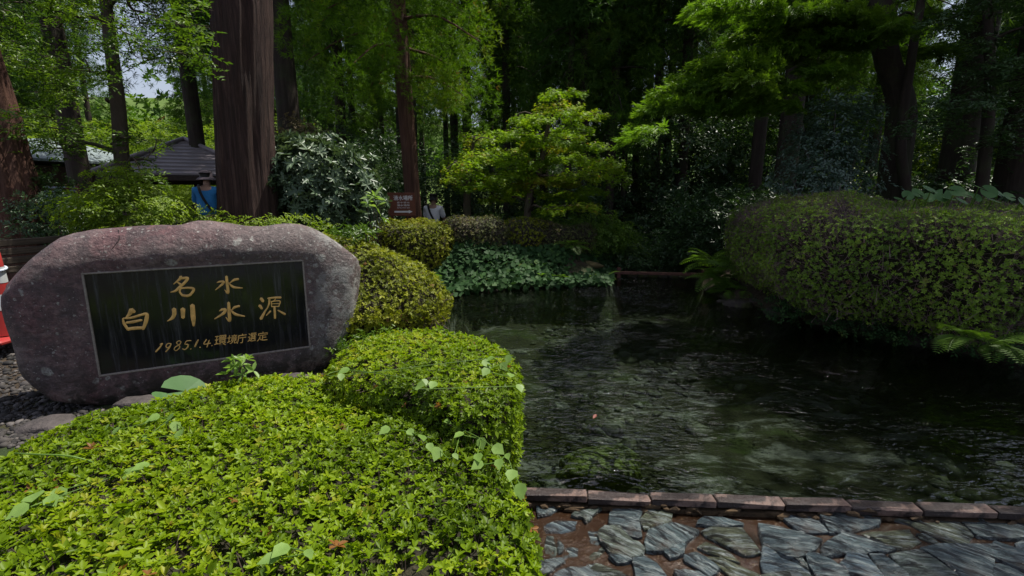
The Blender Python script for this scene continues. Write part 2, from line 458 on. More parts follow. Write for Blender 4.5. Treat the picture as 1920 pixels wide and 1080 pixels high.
# water sheet, a little wider than the pond so the banks cut it
def water_material():
    m, nt, out = new_mat('clear_water')
    v1 = coords(nt, (1, 1, 1), rot=(0, 0, .6))
    big = tnoise(nt, v1, .9, 4, .6, .8)
    w1 = tnoise(nt, coords(nt, (2.4, 4.0, 1), rot=(0, 0, -.25)), 2.2, 2, .5, 1.3)
    w2 = tnoise(nt, coords(nt, (4, 8, 1), rot=(0, 0, .3)), 2.6, 2, .5, .8)
    w3 = tnoise(nt, coords(nt, (1, 1, 1)), 26, 2, .5, .4)
    tc = N(nt, 'ShaderNodeTexCoord'); sp = N(nt, 'ShaderNodeSeparateXYZ'); nt.links.new(tc.outputs['Object'], sp.inputs[0])
    # current running from the footbridge towards the near left: livelier ripples along it
    line = maths(nt, 'ABSOLUTE', maths(nt, 'SUBTRACT', sp.outputs[0], maths(nt, 'ADD', maths(nt, 'MULTIPLY', sp.outputs[1], .235), .0)))
    cur = N(nt, 'ShaderNodeMapRange'); cur.interpolation_type = 'SMOOTHSTEP'
    cur.inputs[1].default_value = 1.0; cur.inputs[2].default_value = .1; cur.inputs[3].default_value = .35; cur.inputs[4].default_value = 1.0
    nt.links.new(line, cur.inputs[0])
    amp = maths(nt, 'MULTIPLY', cur.outputs[0], ramp(nt, big, [(.42, (.14, .14, .14)), (.62, (1, 1, 1))]))
    h = maths(nt, 'SUBTRACT', maths(nt, 'ADD', maths(nt, 'ADD', maths(nt, 'MULTIPLY', w1, 1.0), maths(nt, 'MULTIPLY', w2, .55)), maths(nt, 'MULTIPLY', w3, .05)), .80)
    nrm = bumpn(nt, maths(nt, 'MULTIPLY', h, amp), .12, 1)
    fr = N(nt, 'ShaderNodeFresnel', IOR=1.66); nt.links.new(nrm, fr.inputs['Normal'])
    gl = N(nt, 'ShaderNodeBsdfGlossy', Roughness=.012); nt.links.new(nrm, gl.inputs['Normal'])
    tr = N(nt, 'ShaderNodeBsdfTransparent'); tr.inputs[0].default_value = (.62, .72, .65, 1)
    ms = N(nt, 'ShaderNodeMixShader')
    nt.links.new(fr.outputs[0], ms.inputs[0]); nt.links.new(tr.outputs[0], ms.inputs[1]); nt.links.new(gl.outputs[0], ms.inputs[2])
    nt.links.new(ms.outputs[0], out.inputs[0])
    return m
pc = pond_poly.mean(0)
nl = len(pond_poly)
wide = np.array([p + unit(p - pc) * .35 if i not in (0, nl - 1) else p for i, p in enumerate(pond_poly)])
wide[0] = (KA - kdir * .4 + knorm * .03)[:2]; wide[-1] = (KB + kdir * 6 + knorm * .03)[:2]
import bmesh
bm = bmesh.new()
f = bm.faces.new([bm.verts.new((x, y, ZW)) for x, y in wide])
f.normal_update()
if f.normal.z < 0: f.normal_flip()
bmesh.ops.triangulate(bm, faces=[f])
me = bpy.data.meshes.new('pond_water'); bm.to_mesh(me); bm.free()
add('pond_water', me, water_material(), kind='structure')

# paving: wet mud bed with flagstones, then the kerb of dressed blocks
m, nt, out = new_mat('wet_mud')
vec = coords(nt)
a = tnoise(nt, vec, 3, 6); b = tnoise(nt, vec, 24, 8, .7)
c = mixc(nt, a, (.010, .005, .003), (.034, .017, .008))
c = mixc(nt, ramp(nt, b, [(.58, (0, 0, 0)), (.75, (1, 1, 1))]), c, (.08, .055, .035))
principled(nt, out, c, ramp(nt, a, [(.3, (.06, .06, .06)), (.7, (.2, .2, .2))]), bumpn(nt, b, .006), .35)
q = [KA - kdir * 1.3 - knorm * .055, KB + kdir * 6 - knorm * .055, KB + kdir * 6 - knorm * 5, KA - kdir * 1.3 - knorm * 5]
mud = MB(); nxm = 40
A = np.array([[x, y] for x in np.linspace(0, 1, nxm) for y in np.linspace(0, 1, 30)])
V = [(q[0] * (1 - u) + q[1] * u) * (1 - w) + (q[3] * (1 - u) + q[2] * u) * w for u, w in A]
V = np.array(V); V[:, 2] = -.010 + .006 * noise3(V * np.array([1, 1, 0]), 3, 2)
F = [(i * 30 + j, i * 30 + j + 1, (i + 1) * 30 + j + 1, (i + 1) * 30 + j) for i in range(nxm - 1) for j in range(29)]
pave = add('pavement', make_mesh('pavement', V, [f[::-1] for f in F], True), m, kind='structure')

m, nt, out = new_mat('flagstone_slate')
oi = N(nt, 'ShaderNodeObjectInfo')
vec = coords(nt, (1.3, 9, 6))
a = tnoise(nt, vec, 2.4, 11, .74, .7); b = tnoise(nt, vec, 7, 9, .75); c3 = tnoise(nt, coords(nt), 5, 4)
base = ramp(nt, oi.outputs['Random'], [(0, (.075, .10, .11)), (.35, (.10, .14, .15)), (.6, (.095, .105, .06)), (.8, (.08, .12, .15)), (1, (.13, .155, .16))])
c = mixc(nt, ramp(nt, a, [(.44, (0, 0, 0)), (.56, (1, 1, 1))]), mixc(nt, 1.0, base, (.14, .11, .13), 'MULTIPLY'), base)
c = mixc(nt, ramp(nt, b, [(.50, (0, 0, 0)), (.64, (.8, .8, .8))]), c, (.30, .35, .345))
c = mixc(nt, ramp(nt, c3, [(.55, (0, 0, 0)), (.72, (.7, .7, .7))]), c, (.06, .035, .022))
hh = maths(nt, 'ADD', a, maths(nt, 'MULTIPLY', b, .4))
principled(nt, out, c, ramp(nt, b, [(.3, (.05, .05, .05)), (.7, (.24, .24, .24))]), bumpn(nt, hh, .045), .6)
M['flag'] = m
z6 = lambda pts: [(960 + x / 4, 880 + y / 4) for x, y in pts]
z7 = lambda pts: [(1440 + x / 4, 900 + y / 4) for x, y in pts]
flags = [z6(p) for p in (
    [(170,240),(365,255),(370,280),(290,330),(200,350)], [(450,345),(510,310),(680,290),(600,350),(555,395),(530,360)],
    [(770,275),(1010,262),(950,380),(970,500),(900,500),(735,405)], [(1030,300),(1110,285),(1200,320),(1180,400),(1000,450),(965,380)],
    [(650,490),(700,440),(800,440),(900,540),(985,590),(970,650),(780,650),(700,580)], [(1025,470),(1200,420),(1390,480),(1300,550),(1140,615),(1020,610)],
    [(1145,625),(1310,565),(1290,640),(1190,670)], [(1390,420),(1440,360),(1700,390),(1720,425),(1450,425)],
    [(1430,470),(1500,440),(1720,450),(1850,620),(1740,640),(1540,540)], [(1400,590),(1460,550),(1640,630),(1700,690),(1560,650)],
    [(1300,650),(1380,620),(1560,740),(1480,790),(1300,690)], [(900,670),(990,660),(1150,800),(1060,860),(930,830)],
    [(130,690),(360,665),(390,690),(280,770),(130,800)], [(320,800),(440,745),(560,750),(660,800),(600,860),(340,860)],
    [(260,490),(310,490),(340,600),(290,660),(250,600)], [(345,530),(390,570),(390,600),(350,625)], [(580,630),(680,560),(700,600),(600,670)],
    [(730,650),(870,665),(900,690),(790,705)], [(1450,665),(1560,675),(1850,800),(1750,860),(1640,800)], [(1220,770),(1290,770),(1480,830),(1300,870)],
    [(245,400),(330,370),(480,380),(470,440),(260,460)], [(400,570),(500,580),(490,640),(380,660)], [(570,450),(640,450),(690,500),(640,560),(590,540)], [(560,690),(680,700),(690,760),(600,750)])]
flags += [z7(p) for p in (
    [(100,270),(250,235),(350,235),(440,390),(250,390)], [(370,240),(560,225),(830,290),(820,350),(620,395),(475,400)],
    [(770,250),(1100,260),(1430,335),(1520,420),(1480,490),(1380,480),(1080,340)], [(1460,315),(1600,285),(1960,300),(1960,450),(1690,435),(1580,425)],
    [(-60,330),(90,360),(390,460),(260,570),(140,570),(-30,480)], [(440,470),(560,415),(690,440),(940,530),(760,545),(660,555),(450,575),(415,550)],
    [(715,405),(870,395),(1050,385),(1135,470),(1060,510),(990,525),(870,475)], [(1115,415),(1200,425),(1310,495),(1240,480)],
    [(-30,500),(100,590),(300,700),(310,770),(-10,770)], [(190,590),(260,590),(320,650),(300,670)], [(290,570),(370,565),(590,700),(590,770),(370,740)],
    [(600,565),(735,580),(850,720),(840,770),(600,710),(540,640)], [(765,565),(850,570),(1050,720),(1040,770),(900,770)],
    [(925,570),(1140,540),(1410,720),(1390,770),(1100,770)], [(1165,515),(1300,500),(1660,510),(1680,720),(1670,770),(1460,720)],
    [(1690,490),(1740,480),(1960,560),(1960,690),(1700,590)], [(1705,640),(1800,660),(1960,740),(1960,800),(1700,790)])]
def flagstone(P, rise):
    P = np.asarray(P, float); P = P.mean(0) + (P - P.mean(0)) * 1.10
    if np.cross(P[1] - P[0], P[2] - P[1]) < 0: P = P[::-1]
    ar = sum(a[0] * b[1] - a[1] * b[0] for a, b in zip(P, np.roll(P, -1, 0)))
    if ar < 0: P = P[::-1]
    Q = []
    for i in range(len(P)):                       # chipped outline
        a, b = P[i], P[(i + 1) % len(P)]
        Q.append(a * .985 + P.mean(0) * .015)
        Q.append((a + b) / 2 + rng.normal(0, .005, 2) + unit((a + b) / 2 - P.mean(0)) * .003)
    Q = np.array(Q); c = Q.mean(0); k = len(Q)
    d = np.linalg.norm(Q - c, axis=1, keepdims=True)
    rings = [(Q, -.05), (Q, rise - .005), (Q - (Q - c) / d * .006, rise), (c + (Q - c) * .5, rise + .001)]
    tl = rng.normal(0, .018, 2)
    V = []
    for R_, z in rings:
        zz = z + ((R_ - c) @ tl if z > 0 else 0) + (rng.normal(0, .003, k) if z > -.04 else 0)
        V.append(np.column_stack([R_, zz + np.zeros(k)]))
    V = np.concatenate(V + [np.array([[c[0], c[1], rise + .001]])])
    F = []
    for r_ in range(3): F += [(r_ * k + i, r_ * k + (i + 1) % k, (r_ + 1) * k + (i + 1) % k, (r_ + 1) * k + i) for i in range(k)]
    F += [(3 * k + i, 3 * k + (i + 1) % k, 4 * k) for i in range(k)]
    return V, F, c
ZP = .058
pave.location.z = ZP
wpolys = [np.array([gp(x, y, ZP)[:2] for x, y in p]) for p in flags]
# the paving goes on beyond the picture: irregular stones in the same bond
for j in range(11):
    for i in range(22):
        c = KA[:2] + kdir[:2] * (i * .36 - .2 + (j % 2) * .18) - knorm[:2] * (.30 + j * .30) + rng.normal(0, .03, 2)
        dpt = (np.array([c[0], c[1], 0]) - np.array([0, 0, CAMZ])) @ FWD
        if dpt > .1:
            py = 540 - FPX * ((np.array([c[0], c[1], 0]) - np.array([0, 0, CAMZ])) @ UPV) / dpt; px = 960 + FPX * c[0] / dpt
            if 900 < px < 1990 and py < 1125: continue
        a = np.sort(rng.uniform(0, 6.28, 6) * .25 + np.arange(6) * 1.047 * .95)
        wpolys.append(c + np.stack([np.cos(a) * .185, np.sin(a) * .155], 1) * rng.uniform(.8, 1.02, (6, 1)))
sub = {14, 16, 20, 21, 22, 23}
for k, P in enumerate(wpolys):
    V, F, c = flagstone(P, .0 if k in sub else .004 + rng.uniform(0, .010))
    ang = rng.normal(-.55, .25)
    V = (V - np.array([c[0], c[1], 0])) @ rotz(ang)
    if k in sub: V[:, 2] -= .009
    o = add('flagstone', make_mesh('flagstone', V, F), M['flag'], pave, loc=(c[0], c[1], 0))
    o.rotation_euler.z = ang

m, nt, out = new_mat('kerb_stone')
vec = coords(nt); oi = N(nt, 'ShaderNodeObjectInfo')
a = tnoise(nt, vec, 9, 6); b = tnoise(nt, vec, 45, 8, .7)
c = mixc(nt, b, (.012, .0065, .0065), (.031, .018, .017))
c = mixc(nt, ramp(nt, a, [(.5, (0, 0, 0)), (.58, (.8, .8, .8))]), c, (.17, .11, .09))
principled(nt, out, c, .42, bumpn(nt, b, .012), .5)
M['kerb'] = m
M['mortar'] = flat_mat('mossy_mortar', (.055, .034, .016), .9, .7, 14, .02)
L0, L1 = -.3, 8.6
ms = MB(); kp = lambda s_, d, z: KA * np.array([1, 1, 0]) + kdir * s_ + knorm * d + np.array([0, 0, z])
ang = math.atan2(kdir[1], kdir[0])
ms.box(kp((L0 + L1) / 2, -.03, -.03), (L1 - L0, .07, .20), rotz(ang))
for k in range(230):
    w_ = np.exp(rng.normal(-3.6, .5)); cK = kp(rng.uniform(L0, L1), -.070 + rng.normal(0, .006), .068 + rng.normal(0, .009))
    bmx = bmesh.new(); bmesh.ops.create_icosphere(bmx, subdivisions=1, radius=1); vk = np.array([v_.co for v_ in bmx.verts]); fk = [tuple(v_.index for v_ in f_.verts) for f_ in bmx.faces]; bmx.free()
    vk = vk * (1 + .3 * rng.normal(size=(len(vk), 1)) * .6) * np.array([w_, .013, min(.016, w_ * .5)]); ms.add(vk @ rotz(ang + rng.normal(0, .2)).T + cK, fk)
kerb = add('kerb', ms.mesh('kerb'), M['mortar'], kind='structure')
edges = [0.0]
for px, py in ((1100, 917), (1216, 921), (1336, 925), (1461, 930), (1583, 934), (1712, 938), (1850, 943)):
    edges.append(float((gp(px, py, .125) - KA) @ kdir))
edges = [-.33] + edges
while edges[-1] < L1: edges.append(edges[-1] + .36)
for a_, b_ in zip(edges[:-1], edges[1:]):
    b = MB().box((0, 0, 0), (b_ - a_ - .003, .066, .036), None, .005)
    me = b.mesh('kerb_block')
    co = np.array([v.co for v in me.vertices]); co += rng.normal(0, .0022, co.shape)
    me.vertices.foreach_set('co', co.astype(np.float32).ravel())
    o = add('kerb_block', me, M['kerb'], kerb, loc=kp((a_ + b_) / 2, -.034, .104 + rng.normal(0, .003)))
    o.rotation_euler = (rng.normal(0, .015), rng.normal(0, .008), ang + rng.normal(0, .008))

# ------------------------------------------------------------------ stone monument
ptl, ptr, pbr, pbl = (157, 514), (567, 491), (579, 650), (188, 702)
A3 = np.stack([ray(*ptr), ray(*pbl), -ray(*pbr)], 1); sv = np.linalg.solve(A3, ray(*ptl))
KD = 3.32
CAMP = np.array([0, 0, CAMZ])
TL = CAMP + ray(*ptl) * KD; TR = CAMP + ray(*ptr) * KD * sv[0]; BR = CAMP + ray(*pbr) * KD * sv[2]; BL = CAMP + ray(*pbl) * KD * sv[1]
ex = unit(TR - TL); ex[2] = 0; ex = unit(ex); ez = np.array([0, 0, 1.0]); en = np.cross(ex, ez)   # en looks at the viewer
if en @ (CAMP - TL) < 0: en = -en
O3 = (TL + TR + BR + BL) / 4
MON = np.array([O3[0], O3[1], .1])
def uv_of(px, py, off=0.0):               # sight line meets the plane lying OFF behind the stone's face
    d = ray(px, py); o = O3 - en * off
    t = ((o - CAMP) @ en) / (d @ en); p = CAMP + d * t - O3
    return np.array([p @ ex, p[2]])
RM = np.stack([ex, -en, ez], 1)           # local x along the face, y into the stone, z up
rz_m = math.atan2(ex[1], ex[0])
zoff = O3[2] - MON[2]
pw = np.linalg.norm(TR - TL) / 2; ph = np.linalg.norm(TL - BL) / 2
outline = [(3,530),(8,512),(30,488),(62,466),(92,449),(140,437),(220,430),(330,423),(380,416),(430,419),(490,423),(560,420),(598,428),(640,455),(674,488),(678,520),(668,575),(650,630),(634,672),(600,700),(500,724),(400,742),(300,758),(210,768),(130,772),(85,764),(52,735),(35,700),(22,640),(8,585)]
OU = np.array([uv_of(x, y, .16) for x, y in outline])
def resample(P, n):
    P = np.concatenate([P, P[:1]]); d = np.r_[0, np.cumsum(np.linalg.norm(np.diff(P, axis=0), axis=1))]
    t = np.linspace(0, d[-1], n, endpoint=False)
    return np.stack([np.interp(t, d, P[:, k]) for k in range(2)], 1)
fine_o = resample(smooth_path(np.concatenate([OU, OU[:1]]), 300)[:-1], 400)
ang_o = np.arctan2(fine_o[:, 1], fine_o[:, 0])
angs = np.linspace(-math.pi, math.pi, 128, endpoint=False)
cang = np.array([math.atan2(s2 * ph, s1 * pw) for s1 in (-1, 1) for s2 in (-1, 1)])
for ca in cang: angs[np.argmin(np.abs(angs - ca))] = ca
angs = np.sort(angs); NA = len(angs)
rad_o = np.linalg.norm(fine_o, axis=1); od = np.argsort(ang_o)
ro = np.interp(angs, ang_o[od], rad_o[od], period=2 * math.pi)
rr = np.minimum(pw / np.maximum(np.abs(np.cos(angs)), 1e-6), ph / np.maximum(np.abs(np.sin(angs)), 1e-6))
dirs = np.stack([np.cos(angs), np.sin(angs)], 1)
rings = []
EDG = .014
rings.append((rr, .030, 0)); rings.append((rr + EDG * .2, .0, 0)); 
rb = rr + EDG * np.maximum(1 / np.maximum(np.abs(np.cos(angs)), np.abs(np.sin(angs))), 1)
for t in (0, .1, .22, .36, .5, .64, .76, .86, .93, .98, 1.0):
    dp = .16 * (1 - math.sqrt(max(0, 1 - t ** 3.2))) - .012 * math.sin(math.pi * min(1, t * 1.4))
    rings.append((rb * (1 - t) + ro * t, dp, min(1, t * 6)))
for t in np.linspace(.12, 1, 9):
    rings.append((ro * math.cos(t * 1.35) ** .55, .16 + .52 * math.sin(t * 1.57), 1))
V = []
for r_, dp, am in rings:
    p = dirs * r_[:, None]
    W3 = np.column_stack([p[:, 0], np.full(NA, dp), p[:, 1]])
    nz = noise3(W3, 3.2, 3) * .026 + noise3(W3 + 7, 11, 2) * .010
    dirn = unit(np.column_stack([p[:, 0] * .6, np.full(NA, (dp - .25) * 3), p[:, 1] * .8]))
    V.append(W3 + dirn * (nz * am)[:, None])
V = np.concatenate(V + [np.array([[0, .70, 0]])])
nr = len(rings)
F = [(r_ * NA + i, r_ * NA + (i + 1) % NA, (r_ + 1) * NA + (i + 1) % NA, (r_ + 1) * NA + i) for r_ in range(nr - 1) for i in range(NA)]
F += [((nr - 1) * NA + i, (nr - 1) * NA + (i + 1) % NA, nr * NA) for i in range(NA)]
nfix = 2 * NA                               # chipped facets: cut the rounded block by planes
fz_rng = np.random.default_rng(5); body = V[nfix:]; ctr = np.array([0, .3, -.02])
for k in range(46):
    n_ = unit(fz_rng.normal(size=3) * np.array([1, .8, 1]))
    if n_[1] < -.55: continue
    q_ = (body - ctr) @ n_; lim = q_.max() * fz_rng.uniform(.94, .98)
    ov = q_ > lim; body[ov] -= np.outer((q_[ov] - lim) * .9, n_)
V[nfix:] = body + unit(body - ctr) * (.004 * noise3(body, 19, 2))[:, None] * (np.abs(body[:, 1:2]) > .01)
V[:, 2] += zoff
m, nt, out = new_mat('monument_stone')
vec = coords(nt)
a = tnoise(nt, vec, 2.2, 6, .6); b = tnoise(nt, vec, 26, 10, .72); c2 = tnoise(nt, vec, 60, 4, .7)
sp = N(nt, 'ShaderNodeSeparateXYZ'); nt.links.new(vec, sp.inputs[0])
c = mixc(nt, ramp(nt, a, [(.38, (0, 0, 0)), (.62, (1, 1, 1))]), (.165, .082, .086), (.185, .138, .133))
c = mixc(nt, ramp(nt, b, [(.36, (0, 0, 0)), (.62, (1, 1, 1))]), mixc(nt, 1.0, c, (.36, .33, .38), 'MULTIPLY'), c)
c = mixc(nt, ramp(nt, tnoise(nt, vec, 5.5, 8, .7), [(.48, (0, 0, 0)), (.60, (.85, .85, .85))]), c, (.062, .045, .048))
c = mixc(nt, ramp(nt, tnoise(nt, coords(nt, (1, 1, 2.2)), 3.1, 8, .7), [(.52, (0, 0, 0)), (.7, (.6, .6, .6))]), c, (.24, .18, .175))
c = mixc(nt, ramp(nt, c2, [(.62, (0, 0, 0)), (.70, (.85, .85, .85))]), c, (.40, .36, .34))
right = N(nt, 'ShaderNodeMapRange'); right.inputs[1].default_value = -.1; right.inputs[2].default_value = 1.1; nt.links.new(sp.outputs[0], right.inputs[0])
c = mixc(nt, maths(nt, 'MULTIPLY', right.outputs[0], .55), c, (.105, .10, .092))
dv = N(nt, 'ShaderNodeMixRGB'); 
crust = ramp(nt, tnoise(nt, vec, 80, 4, .75), [(.40, (.25, .25, .25)), (.55, (1, 1, 1))])
for sc_, th, amt in ((6.5, .17, .95), (13, .2, .95), (26, .2, .9), (48, .2, .8)):
    vo = N(nt, 'ShaderNodeTexVoronoi', Scale=sc_, Randomness=1.0)
    wv = N(nt, 'ShaderNodeVectorMath', operation='ADD'); nt.links.new(vec, wv.inputs[0])
    no = N(nt, 'ShaderNodeTexNoise', Scale=14.0, Detail=4.0); nt.links.new(vec, no.inputs['Vector'])
    sc2 = N(nt, 'ShaderNodeVectorMath', operation='SCALE'); nt.links.new(no.outputs['Color'], sc2.inputs[0]); sc2.inputs['Scale'].default_value = .06
    nt.links.new(sc2.outputs[0], wv.inputs[1]); nt.links.new(wv.outputs[0], vo.inputs['Vector'])
    spot = ramp(nt, vo.outputs['Distance'], [(th, (1, 1, 1)), (th + .06, (0, 0, 0))])
    pick = N(nt, 'ShaderNodeSeparateColor'); nt.links.new(vo.outputs['Color'], pick.inputs[0])
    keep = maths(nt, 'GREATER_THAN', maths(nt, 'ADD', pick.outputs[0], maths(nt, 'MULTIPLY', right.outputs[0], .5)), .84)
    k_ = maths(nt, 'MULTIPLY', maths(nt, 'MULTIPLY', spot, keep), maths(nt, 'MULTIPLY', maths(nt, 'ADD', b, .35, True), amt))
    c = mixc(nt, maths(nt, 'MULTIPLY', k_, crust), c, (.34, .34, .315))
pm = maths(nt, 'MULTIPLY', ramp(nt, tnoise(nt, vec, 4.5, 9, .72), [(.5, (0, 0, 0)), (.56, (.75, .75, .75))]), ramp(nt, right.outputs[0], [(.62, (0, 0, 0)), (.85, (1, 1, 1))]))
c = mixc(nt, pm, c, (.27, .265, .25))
# damp moss near the foot, a hairline crack near the top
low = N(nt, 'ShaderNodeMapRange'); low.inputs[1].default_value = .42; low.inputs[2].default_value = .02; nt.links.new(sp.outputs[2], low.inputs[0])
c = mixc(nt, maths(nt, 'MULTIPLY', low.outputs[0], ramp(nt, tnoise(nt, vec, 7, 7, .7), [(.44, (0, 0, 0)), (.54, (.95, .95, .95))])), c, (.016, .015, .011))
hb = maths(nt, 'ADD', maths(nt, 'MULTIPLY', a, .8), maths(nt, 'ADD', b, maths(nt, 'MULTIPLY', c2, .25)))
principled(nt, out, c, .62, bumpn(nt, hb, .03), .4)
M['stone'] = m
mon = thing('stone_monument', 'broad purple grey boulder monument with inset black plaque of gold writing', 'monument', MON, None, rz_m)
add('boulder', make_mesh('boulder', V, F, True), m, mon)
from mathutils.bvhtree import BVHTree
bvh = BVHTree.FromPolygons([tuple(v_) for v_ in V], [tuple(int(i) for i in f_) for f_ in F])
cr = []                                     # hairline crack, laid on as a dark thin tube
for px, py in ((222, 432), (224, 447), (219, 458), (210, 468), (203, 480)):
    lo_ = RM.T @ (CAMP - MON); ld_ = RM.T @ unit(ray(px, py)); hit = bvh.ray_cast(Vector(lo_), Vector(ld_))
    if hit[0] is not None: cr.append(np.array(hit[0]) + rng.normal(0, .003, 3))
if len(cr) > 2:
    add('crack', MB().tube(smooth_path(cr, 14), np.linspace(.0035, .0012, 14), 5).mesh('crack', True), flat_mat('crack_dark', (.012, .010, .009), .95), mon)
M['edge'] = flat_mat('pale_cut_edge', (.20, .175, .155), .7, .3, 40, .004)
# pale chiselled border of the recess: four bevelled strips
bd = MB(); e = .013
for (cx, cz, sx, sz) in ((0, ph + e / 2, 2 * pw + 2 * e, e), (0, -ph - e / 2, 2 * pw + 2 * e, e), (-pw - e / 2, 0, e, 2 * ph - .002), (pw + e / 2, 0, e, 2 * ph - .002)):
    bd.box((cx, .012, cz + zoff), (sx, .03, sz), None, .003)
add('plaque_border', bd.mesh('plaque_border'), M['edge'], mon)
m, nt, out = new_mat('black_granite')
vec = coords(nt, (9, 9, .55)); st = tnoise(nt, vec, 4.2, 6, .65)
fine = tnoise(nt, coords(nt), 160, 3)
c = mixc(nt, ramp(nt, st, [(.52, (0, 0, 0)), (.78, (.6, .6, .6))]), (.007, .007, .009), (.055, .056, .072))
c = mixc(nt, maths(nt, 'MULTIPLY', fine, .15), c, (.05, .05, .05))
principled(nt, out, c, ramp(nt, st, [(.4, (.10, .10, .10)), (.75, (.35, .35, .35))]), None, .5)
b = MB().box((0, .028, zoff), (2 * pw + .004, .03, 2 * ph + .004))
plq = add('plaque', b.mesh('plaque'), m, mon)
FACE = .013                                  # depth of the polished face
M['gold'] = flat_mat('gold_paint', (.62, .37, .11), .4, .35, 30, .003)
def zz(x, y): return uv_of(200 + x / 5.0526, 500 + y / 5.0526, FACE)
PXM = np.linalg.norm(zz(1000, 300) - zz(1001, 300))
def ribbon(mb, pts, ws, lift):
    P = smooth_path(np.array([zz(*p) for p in pts]), max(8, 5 * len(pts)))
    w = np.interp(np.linspace(0, 1, len(P)), np.linspace(0, 1, len(ws)), ws) * PXM / 2
    T = unit(np.gradient(P, axis=0)); Nn = np.stack([-T[:, 1], T[:, 0]], 1)
    # rounded brush ends
    V, n_ = [], len(P)
    for k in range(n_):
        for sd_, hgt in ((-1, .0005), (-.55, .004), (.55, .004), (1, .0005)):
            q_ = P[k] + Nn[k] * w[k] * sd_
            V.append((q_[0], FACE - hgt - lift, q_[1] + zoff))
    e0 = P[0] - T[0] * w[0] * .8; e1 = P[-1] + T[-1] * w[-1] * .8
    V += [(e0[0], FACE - .001 - lift, e0[1] + zoff), (e1[0], FACE - .001 - lift, e1[1] + zoff)]
    F = [(k * 4 + i, k * 4 + i + 1, k * 4 + 5 + i, k * 4 + 4 + i) for k in range(n_ - 1) for i in range(3)]
    F += [(i + 1, i, n_ * 4) for i in range(3)] + [((n_ - 1) * 4 + i, (n_ - 1) * 4 + i + 1, n_ * 4 + 1) for i in range(3)]
    mb.add(V, F)
glyphs = [
    [([(705,95),(690,120),(635,165)], (30,26,10)), ([(690,112),(765,108),(740,150),(690,195),(650,230),(605,242)], (22,30,26,28,24,8)), ([(672,148),(705,170)], (14,24)),
     ([(705,200),(692,235),(715,270)], (16,18,20)), ([(695,205),(770,200),(822,208),(815,240),(785,268)], (16,22,28,26,20)), ([(712,268),(760,276),(800,265)], (24,28,24))],
    [([(1135,92),(1140,150),(1150,235),(1142,248),(1118,218)], (26,28,30,22,6)), ([(1045,150),(1075,142),(1108,144),(1092,170),(1030,221)], (10,22,26,26,8)),
     ([(1247,117),(1208,125),(1162,158)], (24,26,8)), ([(1152,150),(1200,192),(1288,202)], (10,28,10))],
    [([(240,408),(215,450),(178,488)], (50,34,10)), ([(240,410),(262,425),(255,438)], (36,24,12)), ([(155,492),(166,540),(206,598)], (16,26,26)), ([(158,490),(240,482),(330,455),(380,452),(372,520),(345,592)], (16,24,24,34,36,26)),
     ([(188,530),(250,522),(332,505)], (22,30,22)), ([(198,590),(270,582),(350,578)], (30,36,30))],
    [([(638,400),(640,450),(620,488),(575,516)], (40,38,32,8)), ([(722,400),(724,484)], (44,34)), ([(812,365),(820,480),(825,560)], (44,46,22))],
    [([(1155,340),(1160,420),(1166,500),(1158,512),(1128,478)], (28,32,34,24,6)), ([(1068,420),(1095,405),(1124,408),(1106,442),(1022,496)], (10,26,30,32,10)),
     ([(1257,372),(1212,386),(1180,415)], (24,28,8)), ([(1172,405),(1220,450),(1308,470)], (10,32,14))],
    [([(1464,302),(1482,330)], (36,30)), ([(1450,368),(1470,398)], (34,26)), ([(1462,494),(1488,445),(1516,395)], (34,26,10)), ([(1528,300),(1590,293),(1648,292)], (20,22,26)),
     ([(1542,300),(1536,360),(1500,432)], (22,20,10)), ([(1600,304),(1582,326)], (12,12)), ([(1562,330),(1562,378)], (12,12)), ([(1556,330),(1640,325),(1630,378)], (12,14,12)), ([(1566,351),(1630,349)], (8,9)),
     ([(1562,378),(1630,375)], (12,12)), ([(1590,385),(1595,488)], (24,24)), ([(1552,420),(1512,462)], (20,10)), ([(1622,412),(1690,450)], (14,28))]]
for g in glyphs:
    mb = MB()
    for k, (pts, ws) in enumerate(g): ribbon(mb, pts, ws, .0004 * k)
    add('character', mb.mesh('character', True), M['gold'], plq)
mb = MB()
digits = [([(505,735),(530,727)], (8,12)), ([(528,728),(503,765),(465,806)], (14,16,16)), ([(607,728),(580,728),(562,752),(578,768),(604,748),(610,728)], (10,10,10,12,12,10)), ([(610,732),(592,770),(560,806)], (12,14,12)),
    ([(706,712),(685,702),(662,722),(688,748),(690,768),(660,795),(640,782),(655,758),(690,738),(706,712)], (10,)), ([(800,700),(758,704),(740,732)], (10,10,8)), ([(740,734),(770,738),(768,762),(742,784),(718,778)], (10,14,14,12,10)),
    ([(796,778),(799,780)], (14,14)), ([(868,692),(852,722),(836,758)], (12,18,16)), ([(884,762),(887,764)], (14,14)), ([(946,688),(922,732),(985,724)], (12,12,12)), ([(972,696),(962,725),(950,762)], (10,12,10)), ([(996,746),(999,748)], (14,14))]
for k, (pts, ws) in enumerate(digits): ribbon(mb, pts, ws, .0003 * k)
add('date', mb.mesh('date', True), M['gold'], plq)
def text_mesh(s_, bold=.0, ext=.0):
    cu = bpy.data.curves.new('text', 'FONT'); cu.body = s_; cu.offset = bold; cu.extrude = ext; cu.resolution_u = 3
    cu.align_x = 'LEFT'
    o = bpy.data.objects.new('text', cu); COL.objects.link(o)
    dg = bpy.context.evaluated_depsgraph_get(); dg.update()
    me = bpy.data.meshes.new_from_object(o.evaluated_get(dg))
    bpy.data.objects.remove(o); bpy.data.curves.remove(cu)
    co = np.empty(len(me.vertices) * 3, np.float32); me.vertices.foreach_get('co', co); co = co.reshape(-1, 3)
    F = [tuple(p.vertices) for p in me.polygons]
    bpy.data.meshes.remove(me)
    return co, F
